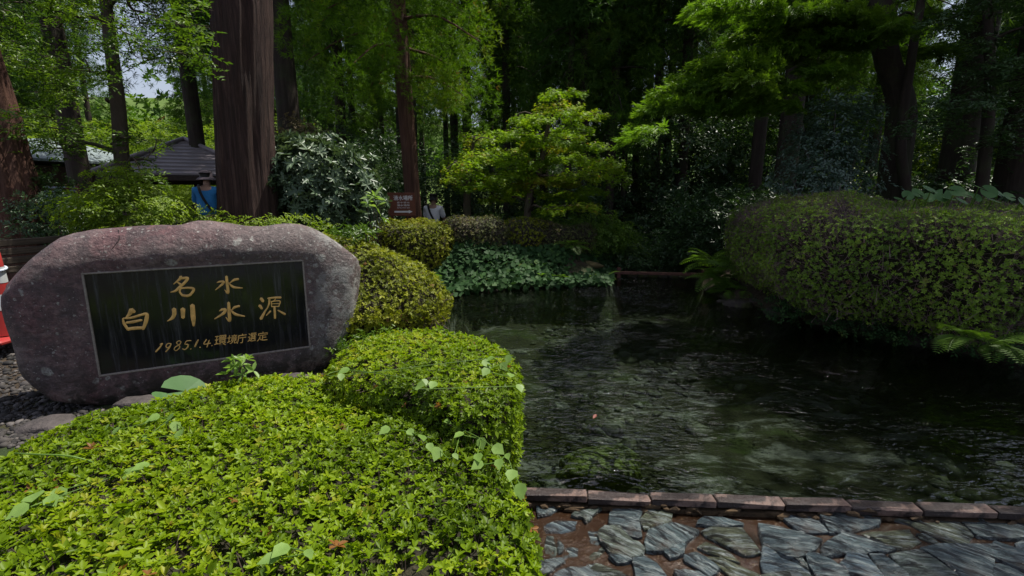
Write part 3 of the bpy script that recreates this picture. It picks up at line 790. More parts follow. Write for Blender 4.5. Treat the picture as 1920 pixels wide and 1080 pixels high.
for ch, (x0, y0, x1, y1) in zip('環境庁選定', ((1022,645,1136,745), (1142,640,1238,726), (1236,630,1322,720), (1338,622,1418,704), (1428,612,1528,698))):
    co, F = text_mesh(ch, .006, .05)
    if len(co) == 0: continue
    a0, a1 = co.min(0), co.max(0); u = (co - a0) / np.maximum(a1 - a0, 1e-6)
    V = []
    for q_ in u:
        yy_ = y1 + (y0 - y1) * q_[1]; w_ = zz(x0 + (x1 - x0) * q_[0] + (.5 - (1 - q_[1])) * 10, yy_ - (q_[0] - .5) * 12 + 4)
        V.append((w_[0], FACE - .0004 - .0026 * q_[2], w_[1] + zoff))
    add('character', make_mesh('character', V, F), M['gold'], plq)
M['slab'] = flat_mat('grey_base_stone', (.055, .046, .044), .8, .5, 12, .03)
def rock(name, c, size, seed, mat, label, cat='rock', group=None, parent=None):
    bm = bmesh.new(); bmesh.ops.create_icosphere(bm, subdivisions=3, radius=1)
    co = np.array([v.co for v in bm.verts]); f = [tuple(v.index for v in q_.verts) for q_ in bm.faces]; bm.free()
    nn = noise3(co + seed * 3.1, 1.6, 3)
    co = np.sign(co) * np.abs(co) ** .8 * (1 + .30 * nn[:, None] + .10 * noise3(co + seed, 5, 2)[:, None]) * np.asarray(size)
    return add(name, make_mesh(name, co, f, True), mat, parent, label, cat, group, None, c)
for k, (px, py, sz, lab) in enumerate(((255, 768, (.17, .10, .055), 'flat grey stone wedged under the monument below its plaque'), (545, 715, (.12, .08, .035), 'thin pale stone under the lower right end of the monument'),
                                    (90, 800, (.16, .13, .06), 'dark flat stone on the bare soil beside the monument'))):
    rock('base_stone', gp(px, py, .14 if k < 2 else .08) + np.array([0, .08 if k < 2 else 0, 0]), sz, k + 5, M['slab'], lab, 'stone')

# ------------------------------------------------------------------ hedges
def hedge_surface(poly, z0, h, rnd=.12, bulge=.06, namp=.04, n=90, top_fn=None, overhang=0):
    P = resample(smooth_path(np.concatenate([poly, poly[:1]]), 160)[:-1], n)
    c = P.mean(0); d = np.linalg.norm(P - c, axis=1)
    V = []
    prof = [(.06 + overhang, 0), (.02 + overhang * .35, .18), (-bulge * .6, .4), (-bulge, .6)]
    for k in range(6):
        a = k / 5 * math.pi / 2
        prof.append((-bulge * (1 - k / 5) + rnd * (1 - math.cos(a)), (h - rnd + rnd * math.sin(a)) / h))
    for off, fz in prof:
        s_ = 1 - off / d
        Q = c + (P - c) * s_[:, None]; V.append(np.column_stack([Q, np.full(n, z0 + h * fz)]))
    s0 = 1 - rnd / d
    for fr in (.85, .68, .5, .33, .17):
        Q = c + (P - c) * (s0 * fr)[:, None]; V.append(np.column_stack([Q, np.full(n, z0 + h * (1 + .015 * (1 - fr)))]))
    V = np.concatenate(V + [np.array([[c[0], c[1], z0 + h * 1.015]])])
    m_ = len(prof) + 5
    F = [(r_ * n + i, r_ * n + (i + 1) % n, (r_ + 1) * n + (i + 1) % n, (r_ + 1) * n + i) for r_ in range(m_ - 1) for i in range(n)]
    F += [((m_ - 1) * n + i, (m_ - 1) * n + (i + 1) % n, m_ * n) for i in range(n)]
    if sum(a[0] * b[1] - a[1] * b[0] for a, b in zip(P, np.roll(P, -1, 0))) < 0: F = [f[::-1] for f in F]
    T = tri_fan(F)
    if top_fn is not None: V[:, 2] = z0 + (V[:, 2] - z0) * top_fn(V[:, 0], V[:, 1])
    Nn = vnormals(V, T)
    V = V + Nn * (namp * noise3(V, 2.6, 3))[:, None]
    return V, T
def hedge(name, label, cat, surf, n_ros, tmpls, size, mat, n_twig=600, twig_mat=None, twig_len=.09, depth=.03, tone_n=.6, sink=.05, up=.5, gap=0.0, group=None):
    V, T = surf
    base = V.mean(0) * np.array([1, 1, 0]) + np.array([0, 0, V[:, 2].min()])
    root = thing(name, label, cat, base, group)
    Nn = vnormals(V, T)
    P, NN = sample(V, T, n_ros)
    if gap > 0:                            # bare patches where twigs show
        keep = noise3(P, 5.0, 3) + rng.normal(0, .25, len(P)) > -1 + gap
        P, NN = P[keep], NN[keep]
    dz = unit(NN + np.array([0, 0, up]) + rng.normal(0, .38, P.shape))
    jit = np.abs(rng.normal(0, depth, len(P)))
    P = P - NN * jit[:, None] + NN * (.02 * rng.random(len(P)))[:, None]
    tone = np.clip(.5 + .26 * noise3(P, 3.0, 2) + .16 * noise3(P, 14.0, 1), .03, .92)
    k = rng.integers(0, len(tmpls), len(P)); parts = []
    for j, (tv, tf) in enumerate(tmpls):
        q_ = k == j
        if not q_.any(): continue
        parts.append(scatter(tv, tf, P[q_] - base, frames(dz[q_]), np.exp(rng.normal(-.03, .24, q_.sum())) * size, tone[q_], .2))
    v, f, t = merge(parts)
    add('foliage', make_mesh('foliage', v, f, False, t), mat, root, kind='stuff')
    if n_twig:
        Pt, Nt = sample(V, T, n_twig)
        mb_v, mb_f, o_ = [], [], 0
        for p, nn in zip(Pt, Nt):
            d_ = unit(nn + rng.normal(0, .5, 3) + np.array([0, 0, .5])); a_ = p - d_ * twig_len - nn * .04; e_ = p + d_ * twig_len * .25
            mid = (a_ + e_) / 2 + rng.normal(0, twig_len * .12, 3)
            vv, ff = tube([a_ - base, mid - base, e_ - base][::1 if twig_len < .12 else 2], [.0032, .0026, .0012] if twig_len < .12 else [.0034, .0012], 3, 0, False)
            mb_v.append(vv); mb_f += [tuple(i + o_ for i in q_) for q_ in ff]; o_ += len(vv)
        add('twigs', make_mesh('twigs', np.concatenate(mb_v), mb_f), twig_mat or M['twig'], root, kind='stuff')
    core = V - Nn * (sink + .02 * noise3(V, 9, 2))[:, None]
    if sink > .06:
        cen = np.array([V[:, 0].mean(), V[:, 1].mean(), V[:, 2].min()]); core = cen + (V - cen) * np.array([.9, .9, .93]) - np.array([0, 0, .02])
    add('dark_core', make_mesh('dark_core', core - base, T, True), M['core'], root)  # solid dark shell added under the leaves, shade in its colour
    return root
ros_fine = [rosette(k_, w_, .07, l_, True) for k_, w_, l_ in ((6, .42, .35), (7, .38, .5), (5, .46, .2), (4, .42, .6), (6, .5, .3))]
ros_mid = [rosette(6, .45, .08, .35) for _ in range(4)]
def pp(z, *pts): return np.array([gp(a, b, z)[:2] for a, b in pts])

front_poly = np.concatenate([np.array([(.07, .95)]), pp(.46, (992, 1050), (985, 930), (965, 868), (900, 800), (800, 740), (690, 705), (600, 700), (500, 702), (400, 716), (250, 758), (160, 780), (60, 820), (-60, 880)), np.array([(-2.6, 1.6), (-2.45, .98), (-1.2, .85)])])
hedge('azalea_hedge', 'large bright green clipped azalea hedge in front of the monument', 'hedge', hedge_surface(front_poly, -.02, .48, .09, .03, .035, 110), 21000, ros_fine, .0245, M['azalea'], 3000, None, .08, .03, sink=.05, gap=.08)
second_poly = pp(.60, (968, 745), (975, 690), (950, 652), (880, 628), (800, 622), (725, 630), (660, 652), (615, 690), (680, 715), (780, 735), (880, 775))
hedge('azalea_hedge', 'small green clipped azalea hedge at the pond edge behind the larger front hedge', 'hedge', hedge_surface(second_poly, .0, .62, .10, .02, .03, 80), 8500, ros_mid, .025, M['azalea'], 1200, None, .08, .03)
def ell(cx, cy, rx, ry, n=28, rot=0):
    a = np.arange(n) / n * 2 * math.pi
    p = np.stack([np.cos(a) * rx, np.sin(a) * ry], 1); c_, s_ = math.cos(rot), math.sin(rot)
    return p @ np.array([[c_, s_], [-s_, c_]]) + (cx, cy)
c = at(720, 560, 4.75)
hedge('azalea_bush', 'rounded clipped azalea bush to the right of the monument', 'bush', hedge_surface(ell(c[0] - .45, 5.05, 1.02, .80), .05, 1.12, .60, .05, .11, 90, lambda x, y: 1 - .26 * np.clip(((x - c[0] + .6) / 1.0) ** 2 + ((y - 5.1) / .9) ** 2, 0, 1.3)), 10000, ros_mid, .031, M['azalea_far'], 1500, M['twig'], .11, .05, sink=.09)
c = at(765, 450, 8.2)
hedge('clipped_hedge', 'long yellow green clipped hedge below the brown signboard', 'hedge', hedge_surface(ell(c[0] - .45, 8.3, 1.25, .66), .15, .94, .2, .06, .12), 9500, ros_mid, .031, M['azalea_far'], 700, M['twig'], .1, .05, sink=.08)
c = at(884, 440, 8.6)
hedge('clipped_bush', 'round brownish clipped bush at the right end of the yellow green hedge', 'bush', hedge_surface(ell(c[0] + .02, 8.55, .5, .45), .4, .78, .24, .05, .10), 2600, ros_mid, .029, M['azalea_brown'], 900, M['twig_grey'], .1, .05)
for px, Y, rx, h_, lab in ((965, 9.1, .5, .66, 'low brown and green clipped bush above the ivy bank under the maple'), (1050, 9.2, .5, .62, 'dull brown clipped bush above the mossy ledge, right of the maple trunk')):
    c = at(px, 440, Y)
    hedge('clipped_bush', lab, 'bush', hedge_surface(ell(c[0], Y, rx + .12, .46), .42, h_, .2, .05, .11), 2600, ros_mid, .029, M['azalea_brown'] if px > 1000 else M['azalea_far'], 700, M['twig_grey'], .1, .05)
rp = np.concatenate([pp(.38, (1402, 535), (1440, 560), (1560, 590), (1740, 618), (1900, 640)), np.array([(5.6, 4.05), (7.2, 3.9), (7.4, 5.4), (6.6, 6.6), (5.0, 7.2), (4.0, 7.6), (3.4, 7.6)])])
M['twig_pink'] = flat_mat('pinkish_twigs', (.17, .115, .11), .85, .45, 20)
hedge('azalea_hedge', 'broad twiggy azalea hedge overhanging the water on the far right bank', 'hedge', hedge_surface(rp, .22, 1.18, .20, .06, .10, 130, lambda x, y: 1 + .05 * noise3(np.stack([x, y, 0 * x], 1), 1.6, 2), .34), 36000, ros_mid, .0255, M['azalea_right'], 12000, M['twig_pink'], .16, .05, gap=.52, sink=.065)

# ------------------------------------------------------------------ leafy plants
def leaves_at(tmpls, P, Nrm, size, tone=None, jit=.18, spread=.4, xdir=None):
    k = rng.integers(0, len(tmpls), len(P)); parts = []
    dz = unit(Nrm + rng.normal(0, spread, P.shape))
    for j, (tv, tf) in enumerate(tmpls):
        q_ = k == j
        if not q_.any(): continue
        parts.append(scatter(tv, tf, P[q_], frames(dz[q_], x=None if xdir is None else xdir[q_]), rng.uniform(.7, 1.2, q_.sum()) * size, None if tone is None else tone[q_], jit))
    return merge(parts)
def clumps(ells, n_cl, n_per, sig, flat=.6, shell=.6):
    """leaf positions: clumps set in and on a group of ellipsoids"""
    C = []
    w = np.array([e[1][0] * e[1][1] * e[1][2] for e in ells]) ** .67; w = w / w.sum()
    for e, k in zip(ells, rng.multinomial(n_cl, w)):
        d = unit(rng.normal(size=(k, 3))); r = shell + (1 - shell) * rng.random((k, 1)) ** .6
        C.append(np.asarray(e[0]) + d * r * np.asarray(e[1]))
    C = np.concatenate(C)
    P = np.repeat(C, n_per, 0) + rng.normal(size=(len(C) * n_per, 3)) * np.array([1, 1, flat]) * sig
    cen = np.mean([e[0] for e in ells], 0)
    Nn = unit(unit(np.repeat(C, n_per, 0) - cen) * .6 + np.array([0, 0, .8]))
    tone = np.repeat(np.clip(.5 + rng.normal(0, .2, len(C)), 0, .93), n_per)
    return C, P, Nn, tone
def stems_mesh(base, C, count, r0=.02, r1=.004, fork=.35, seg=5):
    mb = MB()
    idx = rng.choice(len(C), min(count, len(C)), replace=False)
    for i in idx:
        e_ = C[i]; st = np.asarray(base, float) + rng.normal(0, .05, 3) * np.array([1, 1, 0])
        m1 = st * (1 - fork) + e_ * fork + np.array([0, 0, .25 * np.linalg.norm(e_ - st)]) * .5
        mb.tube(smooth_path([st, m1, e_], 7), np.linspace(r0, r1, 7), seg, 0, False)
    return mb.mesh('stems', True)
def shrub(name, label, cat, base, ells, n_cl, n_per, sig, tmpls, size, mat, stem_n=10, stem_mat=None, r0=.02, flat=.6, group=None, spread=.4, shell=.55, droop=0):
    base = np.asarray(base, float)
    root = thing(name, label, cat, base, group)
    el = [(np.asarray(c_) - base, r_) for c_, r_ in ells]
    C, P, Nn, tone = clumps(el, n_cl, n_per, sig, flat, shell)
    if droop: Nn = unit(Nn * np.array([1, 1, .6]))
    P[:, 2] = np.maximum(P[:, 2], .03)
    v, f, t = leaves_at(tmpls, P, Nn, size, tone, .15, spread)
    add('foliage', make_mesh('foliage', v, f, False, t), mat, root, kind='stuff')
    if stem_n: add('stems', stems_mesh((0, 0, -.05), C, stem_n, r0), stem_mat or M['bark_dark'], root)
    return root
lf_gen = [twig_spray(5, .42, .08) for _ in range(3)]
lf_big = [rosette(6, .36, .08, .1, True, .1) for _ in range(3)]
lf_star = [palmate()]
tufts = [needle_tuft(7, .5, .085) for _ in range(4)]
tufts_fine = [needle_tuft(9, .7, .06) for _ in range(4)]

# ------------------------------------------------------------------ trees
def trunk_mesh(path, radii, seg=20, ridge=.05, flare=0, name='trunk', n=40, strips=0):
    P = smooth_path(path, n); r = np.interp(np.linspace(0, 1, n), np.linspace(0, 1, len(radii)), radii)
    a = np.arange(seg) / seg * 2 * math.pi
    V = []; ph1, ph2, ph3 = rng.uniform(0, 6, 3)
    for i in range(n):
        hz = P[i][2] - P[0][2]
        fl = 1 + flare * math.exp(-hz * 2.2) * (1 + .45 * np.sin(a * 5 + ph1))
        rg = 1 + ridge * (.5 * np.sin(a * 7 + ph2 + .12 * i) + .5 * np.sin(a * 13 + ph3 - .2 * i)) + ridge * .6 * noise3(np.stack([np.cos(a) * 1.5, np.sin(a) * 1.5, np.full(seg, hz * .8)], 1), 2, 2)
        if strips: rg = rg + strips * noise3(np.stack([np.cos(a) * 11, np.sin(a) * 11, np.full(seg, hz * 1.1)], 1), 1.0, 3)
        rr_ = r[i] * fl * rg
        V.append(P[i] + np.stack([np.cos(a) * rr_, np.sin(a) * rr_, 0 * a], 1))
    V = np.concatenate(V)
    F = [(i * seg + j, i * seg + (j + 1) % seg, (i + 1) * seg + (j + 1) % seg, (i + 1) * seg + j) for i in range(n - 1) for j in range(seg)]
    F.append(tuple((n - 1) * seg + j for j in range(seg)))
    return make_mesh(name, V, F, True), P, r
def cedar_crown(z0, z1, rmax, n_br, cl_per, tf_per, sig, size, tm, taper=.6, droop=.45, hang=.15):
    """needle clumps on whorled drooping limbs; returns foliage arrays and limb mesh"""
    mb = MB(); PP, NN_, TT = [], [], []
    for b in range(n_br):
        u = (b + rng.random()) / n_br; z = z0 + (z1 - z0) * u
        L = rmax * (1 - taper * u) * rng.uniform(.65, 1.08); a = b * 2.4 + rng.normal(0, .25)
        d = np.array([math.cos(a), math.sin(a), 0])
        tip = d * L + np.array([0, 0, z - droop * L + .1]); mid = d * L * .5 + np.array([0, 0, z - droop * L * .25 + .08])
        path = smooth_path([(0, 0, z), mid, tip], 8)
        mb.tube(path, np.linspace(.035, .008, 8) * (.6 + .2 * rmax), 4, 0, False)
        for k in range(cl_per):
            t = .32 + .68 * (k + rng.random()) / cl_per
            c_ = np.array([np.interp(t, np.linspace(0, 1, 8), path[:, q_]) for q_ in range(3)]) + rng.normal(0, sig * .9, 3)
            sg = sig * rng.uniform(.65, 1.4); q0 = unit(rng.normal(size=(tf_per, 3))) * (.55 + .45 * rng.random((tf_per, 1)) ** .5)
            p = c_ + q0 * np.array([1, 1, 1.15]) * sg * 1.35 - np.array([0, 0, 1]) * (hang * sg * rng.random((tf_per, 1)))
            PP.append(p); NN_.append(unit(unit(p - c_) * 1.0 + d * .25 + np.array([0, 0, .3])))
            TT.append(np.full(tf_per, np.clip(.5 + rng.normal(0, .2), 0, .92)))
    P = np.concatenate(PP); v, f, t = leaves_at(tm, P, np.concatenate(NN_), size, np.concatenate(TT), .14, .35)
    return (v, f, t), mb
def cedar(name, label, base, r0, r1, H, z0, rmax, n_br, cl, tf, sig, size, tm, leafm, barkm, lean=(0, 0), group=None, flare=.25, seg=14, taper=.6, droop=.45, ridge=.05):
    root = thing(name, label, 'tree', base, group)
    lx, ly = lean
    me, P, r = trunk_mesh([(0, 0, -.15), (lx * .33, ly * .33, H * .33), (lx * .66, ly * .66, H * .66), (lx, ly, H)], [r0, r0 * .8 + r1 * .2, (r0 + r1) / 2, r1], seg, ridge, flare)
    add('trunk', me, barkm, root)
    (v, f, t), mb = cedar_crown(z0, H + .6, rmax, n_br, cl, tf, sig, size, tm, taper, droop)
    sh = np.column_stack([v[:, 2] / H * lx, v[:, 2] / H * ly, 0 * v[:, 2]])
    add('crown', make_mesh('crown', v + sh, f, False, t), leafm, root, kind='stuff')
    lm = mb.mesh('limbs', True); co = np.array([q_.co for q_ in lm.vertices]); co += np.column_stack([co[:, 2] / H * lx, co[:, 2] / H * ly, 0 * co[:, 2]])
    lm.vertices.foreach_set('co', co.astype(np.float32).ravel())
    add('limbs', lm, barkm, root, kind='stuff')
    return root
def gz(x, y): return float(height(np.array([x]), np.array([y]))[0])
def ground_at(px, Y):
    x = (px - 960) / FPX * (Y * math.cos(PITCH)); return np.array([x, Y, gz(x, Y)])

# big cedar trunk behind the monument
b = ground_at(456, 6.4)
root = thing('cedar_tree', 'massive reddish brown cedar trunk directly behind the monument', 'tree', b)
me, P_, r_ = trunk_mesh([(0, 0, -.15), (.10, 0, 2), (.30, 0, 4.5), (.5, .1, 9), (.6, .1, 15)], [.345, .335, .325, .30, .26, .2], 200, .03, .22, n=170, strips=.055)
add('trunk', me, M['bark_cedar'], root)
(v, f, t), mb = cedar_crown(10.2, 15, 1.5, 24, 4, 20, .28, .22, tufts)
add('crown', make_mesh('crown', v + np.array([.5, .1, 0]), f, False, t), M['sugi'], root, kind='stuff'); add('limbs', mb.mesh('limbs', True), M['bark_dark'], root, kind='stuff', loc=(.5, .1, 0))
# flared trunk at the far left
b = ground_at(40, 5.9)
root = thing('cedar_tree', 'cedar with flared red bark base behind the traffic cone', 'tree', b)
me, P_, r_ = trunk_mesh([(0, 0, -.2), (-.05, 0, .7), (-.18, .05, 2), (-.35, .1, 4), (-.7, .2, 11)], [.28, .245, .23, .21, .18, .13], 110, .06, .5, n=110, strips=.04)
add('trunk', me, M['bark_red'], root)
(v, f, t), mb = cedar_crown(6.5, 11, 1.8, 20, 4, 18, .28, .22, tufts)
add('crown', make_mesh('crown', v + np.array([-.6, .1, 0]), f, False, t), M['sugi'], root, kind='stuff')
lm = mb.mesh('limbs', True); add('limbs', lm, M['bark_dark'], root, kind='stuff', loc=(-.6, .1, 0))

# sunlit cedar with bushy drooping foliage
b = ground_at(778, 9.6)
cedar('cedar_tree', 'young cedar with bushy sunlit hanging foliage behind the signboard', b, .155, .10, 9.5, 3.5, 1.75, 34, 4, 150, .30, .115, tufts_fine, M['sugi_near'], M['bark_red'], (-.35, 0), None, .15, 20, .35, .42)
# darker cedars in the wood: two crown forms, many standing trees
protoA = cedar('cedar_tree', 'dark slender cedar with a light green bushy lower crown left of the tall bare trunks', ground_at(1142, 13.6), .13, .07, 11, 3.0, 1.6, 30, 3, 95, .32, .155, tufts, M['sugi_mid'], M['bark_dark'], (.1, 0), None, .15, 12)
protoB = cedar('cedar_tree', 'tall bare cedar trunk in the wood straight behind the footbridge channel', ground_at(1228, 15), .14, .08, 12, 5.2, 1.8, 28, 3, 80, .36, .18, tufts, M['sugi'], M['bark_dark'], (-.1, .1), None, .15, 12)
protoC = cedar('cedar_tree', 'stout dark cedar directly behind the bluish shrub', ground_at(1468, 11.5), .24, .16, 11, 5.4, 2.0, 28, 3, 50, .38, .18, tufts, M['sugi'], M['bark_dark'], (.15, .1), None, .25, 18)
PR = dict(A=protoA, B=protoB, C=protoC)
single = [
    (1092, 14.5, 1.0, 'A', 'cedar rising behind the top of the maple'), (1278, 14.2, 1.15, 'B', 'dark cedar trunk under the tip of the layered branches'),
    (1188, 17, .85, 'B', 'thin cedar between the two taller trunks behind the weir rail'), (1330, 17, .8, 'A', 'thin cedar trunk before bright yellow green growth'),
    (1412, 12.2, 1.1, 'B', 'dark cedar trunk left of the bluish shrub'),
    (1785, 8.9, 1.1, 'C', 'thick black looking cedar trunk second from the far right'), (1905, 7.9, 1.3, 'C', 'thick black cedar trunk at the far right edge above the hedge'),
    (158, 10.6, .85, 'C', 'leaning dark cedar trunk left of the grey barked tree'), (382, 14, .85, 'C', 'cedar trunk rising behind the pavilion roof'),
    (556, 11.5, 1.05, 'C', 'dark cedar trunk just right of the massive cedar'), (1062, 13.4, .7, 'B', 'slim dark trunk just behind the top of the maple'), (1112, 15.5, .75, 'B', 'slim dark trunk right of the maple top'), (1170, 14.6, .6, 'B', 'slimmest dark trunk between the maple and the layered branches'), (1000, 16.5, .8, 'B', 'slim trunk in the gap left of the maple top'),
    (952, 15.5, 1.0, 'A', 'bushy cedar between the sunlit cedar and the maple top')]
for px, Y, sc, k, lab in single:
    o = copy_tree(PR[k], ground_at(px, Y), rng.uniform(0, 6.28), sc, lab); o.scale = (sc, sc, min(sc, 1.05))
protoT = cedar('cedar_tree', 'bare slender cedar trunk nearest the channel, right of the maple', ground_at(1245, 16.5), .12, .07, 14, 9.0, 1.7, 22, 3, 60, .36, .2, tufts, M['sugi'], M['bark_dark'], (.1, .05), None, .15, 12)
PR['T'] = protoT
deep = []
for k in range(3000):
    Y = rng.uniform(13.5, 36); px = rng.uniform(-150, 2150)
    if px < 470 and Y < 24: continue
    if 190 < px < 365: continue
    if 1690 < px < 1790 and Y > 13: continue
    p = ground_at(px, Y)
    if sdist(p[None, :2], pond_poly)[0] < .6: continue
    if all(np.hypot(*(p - q_)[:2]) > 1.6 for q_ in deep): deep.append(p)
    if len(deep) >= 95: break
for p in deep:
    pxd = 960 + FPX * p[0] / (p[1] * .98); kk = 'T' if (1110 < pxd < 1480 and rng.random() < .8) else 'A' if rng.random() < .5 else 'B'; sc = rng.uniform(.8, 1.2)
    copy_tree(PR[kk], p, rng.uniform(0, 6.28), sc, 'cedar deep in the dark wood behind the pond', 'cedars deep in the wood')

# spray-built trees: foliage plates on limbs reaching out of a trunk
def spray_tree(name, label, cat, base, trunk_pts, radii, sprays, n_leaf, tm, size, leafm, barkm, limb_r=.02, thick=.05, seg=16, ridge=.04, flare=.2, upn=.9, group=None, along=False):
    """sprays: (centre, half length, half width, axis angle) in world space"""
    base = np.asarray(base, float)
    root = thing(name, label, cat, base, group)
    me, TP, r_ = trunk_mesh([np.asarray(p) - base for p in trunk_pts], radii, seg, ridge, flare)
    add('trunk', me, barkm, root)
    mb = MB(); PP, NN_, TT, XX = [], [], [], []
    order = sorted(sprays, key=lambda q_: min(np.linalg.norm(np.asarray(q_[0]) - base - tp_) for tp_ in TP[::4]))
    nodes = []
    for c_, hl, hw, a_ in order:
        c_ = np.asarray(c_, float) - base
        ax = np.array([math.cos(a_), math.sin(a_), 0]); pr = np.array([-ax[1], ax[0], 0])
        st0 = c_ - ax * hl * .7
        dt = np.linalg.norm((TP - st0) * np.array([1, 1, 1.6]) + np.array([0, 0, .25]) * np.linalg.norm((TP - st0)[:, :2], axis=1, keepdims=True), axis=1)
        zi = int(np.argmin(dt)); a0 = TP[zi]; r1 = min(r_[zi] * .6, limb_r * (1 + .6 * dt[zi]))
        if nodes:
            dn = [np.linalg.norm(q_[0] - st0) for q_ in nodes]; j = int(np.argmin(dn))
            if dn[j] < dt[zi] * .75: a0 = nodes[j][0]; r1 = nodes[j][1] * .8
        mid_ = a0 * .5 + st0 * .5 + rng.normal(0, .06, 3) + np.array([0, 0, .06])
        path = smooth_path([a0, mid_, st0, c_, c_ + ax * hl], 12)
        mb.tube(path, np.linspace(r1, .003, 12), 5, .1, False)
        nodes += [(path[3], r1 * .75), (path[6], r1 * .5), (path[8], r1 * .4)]
        n_ = max(6, int(n_leaf * hl * hw))
        t_ = rng.uniform(-1, 1, n_); w_ = rng.uniform(-1, 1, n_) * np.sqrt(np.clip(1 - t_ ** 2 * .8, .02, 1))
        rag = 1 + .25 * np.sin(t_ * 9 + rng.uniform(0, 6))
        p = c_ + np.outer(t_ * hl, ax) + np.outer(w_ * hw * rag, pr)
        p[:, 2] += rng.normal(0, thick, n_) - .18 * hl * t_ ** 2 - .2 * np.abs(w_) * hw + .04 * np.sin(t_ * 7)
        PP.append(p); nn = np.array([0, 0, upn]) + .35 * np.outer(t_, ax) + .35 * np.outer(w_, pr)
        NN_.append(nn); TT.append(np.full(n_, np.clip(.5 + rng.normal(0, .2), 0, .92)))
        XX.append(unit(ax + np.outer(np.sign(w_) * .8, pr) + rng.normal(0, .3, (n_, 3))))
        for q_ in range(4):
            tq = rng.uniform(-.6, .6); e_ = c_ + ax * hl * tq + pr * hw * rng.choice([-1, 1]) * .8
            mb.tube([c_ + ax * hl * (tq - .3), (c_ + ax * hl * (tq - .1) + e_) / 2, e_], [.006, .004, .002], 3, 0, False)
    v, f, t = leaves_at(tm, np.concatenate(PP), np.concatenate(NN_), size, np.concatenate(TT), .16, .3, np.concatenate(XX) if along else None)
    add('crown', make_mesh('crown', v, f, False, t), leafm, root, kind='stuff')
    add('limbs', mb.mesh('limbs', True), barkm, root, kind='stuff')
    return root

# maple over the far bank
mb0 = ground_at(992, 9.6); mt = [mb0 + np.array([0, 0, -.1]), at(990, 380, 9.6), at(1012, 320, 9.6), at(1030, 230, 9.6), at(1062, 170, 9.6)]
sp = []
for px, py, w in ((1060,175,40),(1040,205,60),(1090,215,35),(1000,225,55),(1070,245,60),(975,250,55),(1030,262,75),(1110,270,40),(950,285,60),(1000,300,70),(1070,295,70),(905,300,55),(1130,310,45),(955,325,70),(1030,335,80),(1095,330,60),(880,325,45),(1145,315,30),(915,345,50),(985,355,60),(1060,360,60),(1115,360,40),(860,310,30),(1090,385,40),(935,372,40),(1040,390,40),(1150,335,28),(868,345,28)):
    for q_ in range(2):
        Y = 9.6 + rng.normal(0, .55); c_ = at(px + rng.normal(0, 10), py + rng.normal(0, 5), Y); hl = w / FPX * Y * .80
        sp.append((c_, hl, hl * .52, math.atan2(c_[1] - 9.6, c_[0] - mb0[0]) + rng.normal(0, .3)))
spray_tree('maple_tree', 'green Japanese maple in layered sprays above the far bank of the pond', 'tree', mb0, mt, [.075, .065, .055, .035, .015], sp, 4300, lf_star, .056, M['maple'], M['bark_grey'], .02, .032)
mb1 = ground_at(878, 9.9); sp = []
for px, py, w in ((880,262,45),(900,285,50),(850,295,35),(870,310,45),(915,262,35),(895,330,45),(850,330,30)):
    for q_ in range(2):
        Y = 9.9 + rng.normal(0, .4); c_ = at(px + rng.normal(0, 8), py + rng.normal(0, 6), Y); hl = w / FPX * Y * .6
        sp.append((c_, hl, hl * .6, rng.uniform(0, 6.28)))
spray_tree('maple_tree', 'smaller pale maple with a straight grey trunk left of the large maple', 'tree', mb1, [mb1 - np.array([0, 0, .1]), at(876, 380, 9.9), at(880, 320, 9.9), at(890, 255, 9.9)], [.09, .075, .06, .02], sp, 4300, lf_star, .056, M['maple'], M['bark_grey'], .02, .05)

# layered conifer on the right, plates reaching out over the pond
rb = ground_at(1690, 8.6); rt = [rb - np.array([0, 0, .15]), at(1675, 330, 8.6), at(1690, 200, 8.6), at(1660, 90, 8.6), at(1640, -120, 8.6), at(1630, -420, 8.6)]
sp = []
plates = [(1500,20,130,7.6),(1400,12,90,7.4),(1600,30,110,7.9),(1330,10,50,7.2),(1450,55,110,7.5),(1560,70,110,7.9),(1680,50,80,8.2),(1470,95,90,7.6),(1390,110,80,7.4),(1330,140,70,7.2),(1560,120,80,8.0),
    (1300,165,70,7.1),(1390,165,90,7.4),(1480,160,70,7.7),(1290,192,70,7.0),(1370,195,90,7.3),(1450,190,80,7.5),(1245,190,45,6.9),(1215,230,30,6.8),(1190,250,20,6.8),(1750,20,70,8.6),(1740,90,60,8.6),(1420,140,60,7.0),(1340,120,40,7.6)]
for px, py, w, Y0 in plates:
    for q_ in range(2):
        Y = Y0 + rng.normal(0, .3); c_ = at(px + rng.normal(0, 10), py + rng.normal(0, 6), Y); hl = w / FPX * Y * .75
        d_ = c_[:2] - np.array(at(1690, 150, 8.6))[:2]
        sp.append((c_, hl, max(.22, hl * .45), math.atan2(d_[1], d_[0]) + rng.normal(0, .25)))
lf_podo = [twig_spray(11, .17, .04, .62) for _ in range(4)]
spray_tree('layered_conifer', 'conifer with flat layered green boughs reaching left over the pond', 'tree', rb, rt, [.26, .23, .20, .18, .15, .1], sp, 1900, lf_podo, .155, M['podo'], M['bark_dark'], .022, .022, 24, .06, .3, .9, None, True)
b2 = ground_at(1718, 8.1)
root = thing('cedar_tree', 'slim leaning trunk beside the layered conifer behind the right hedge', 'tree', b2)
me, P_, r_ = trunk_mesh([(0, 0, -.1), (-.12, 0, 1.0), (-.3, .1, 2.0), (-.25, .2, 3.2), (-.1, .3, 6)], [.10, .085, .075, .065, .05], 14, .05, .2)
add('trunk', me, M['bark_dark'], root)
(v, f, t), mb = cedar_crown(4.5, 7, 1.2, 14, 3, 14, .25, .2, tufts)
add('crown', make_mesh('crown', v + np.array([-.15, .2, 0]), f, False, t), M['sugi'], root, kind='stuff')

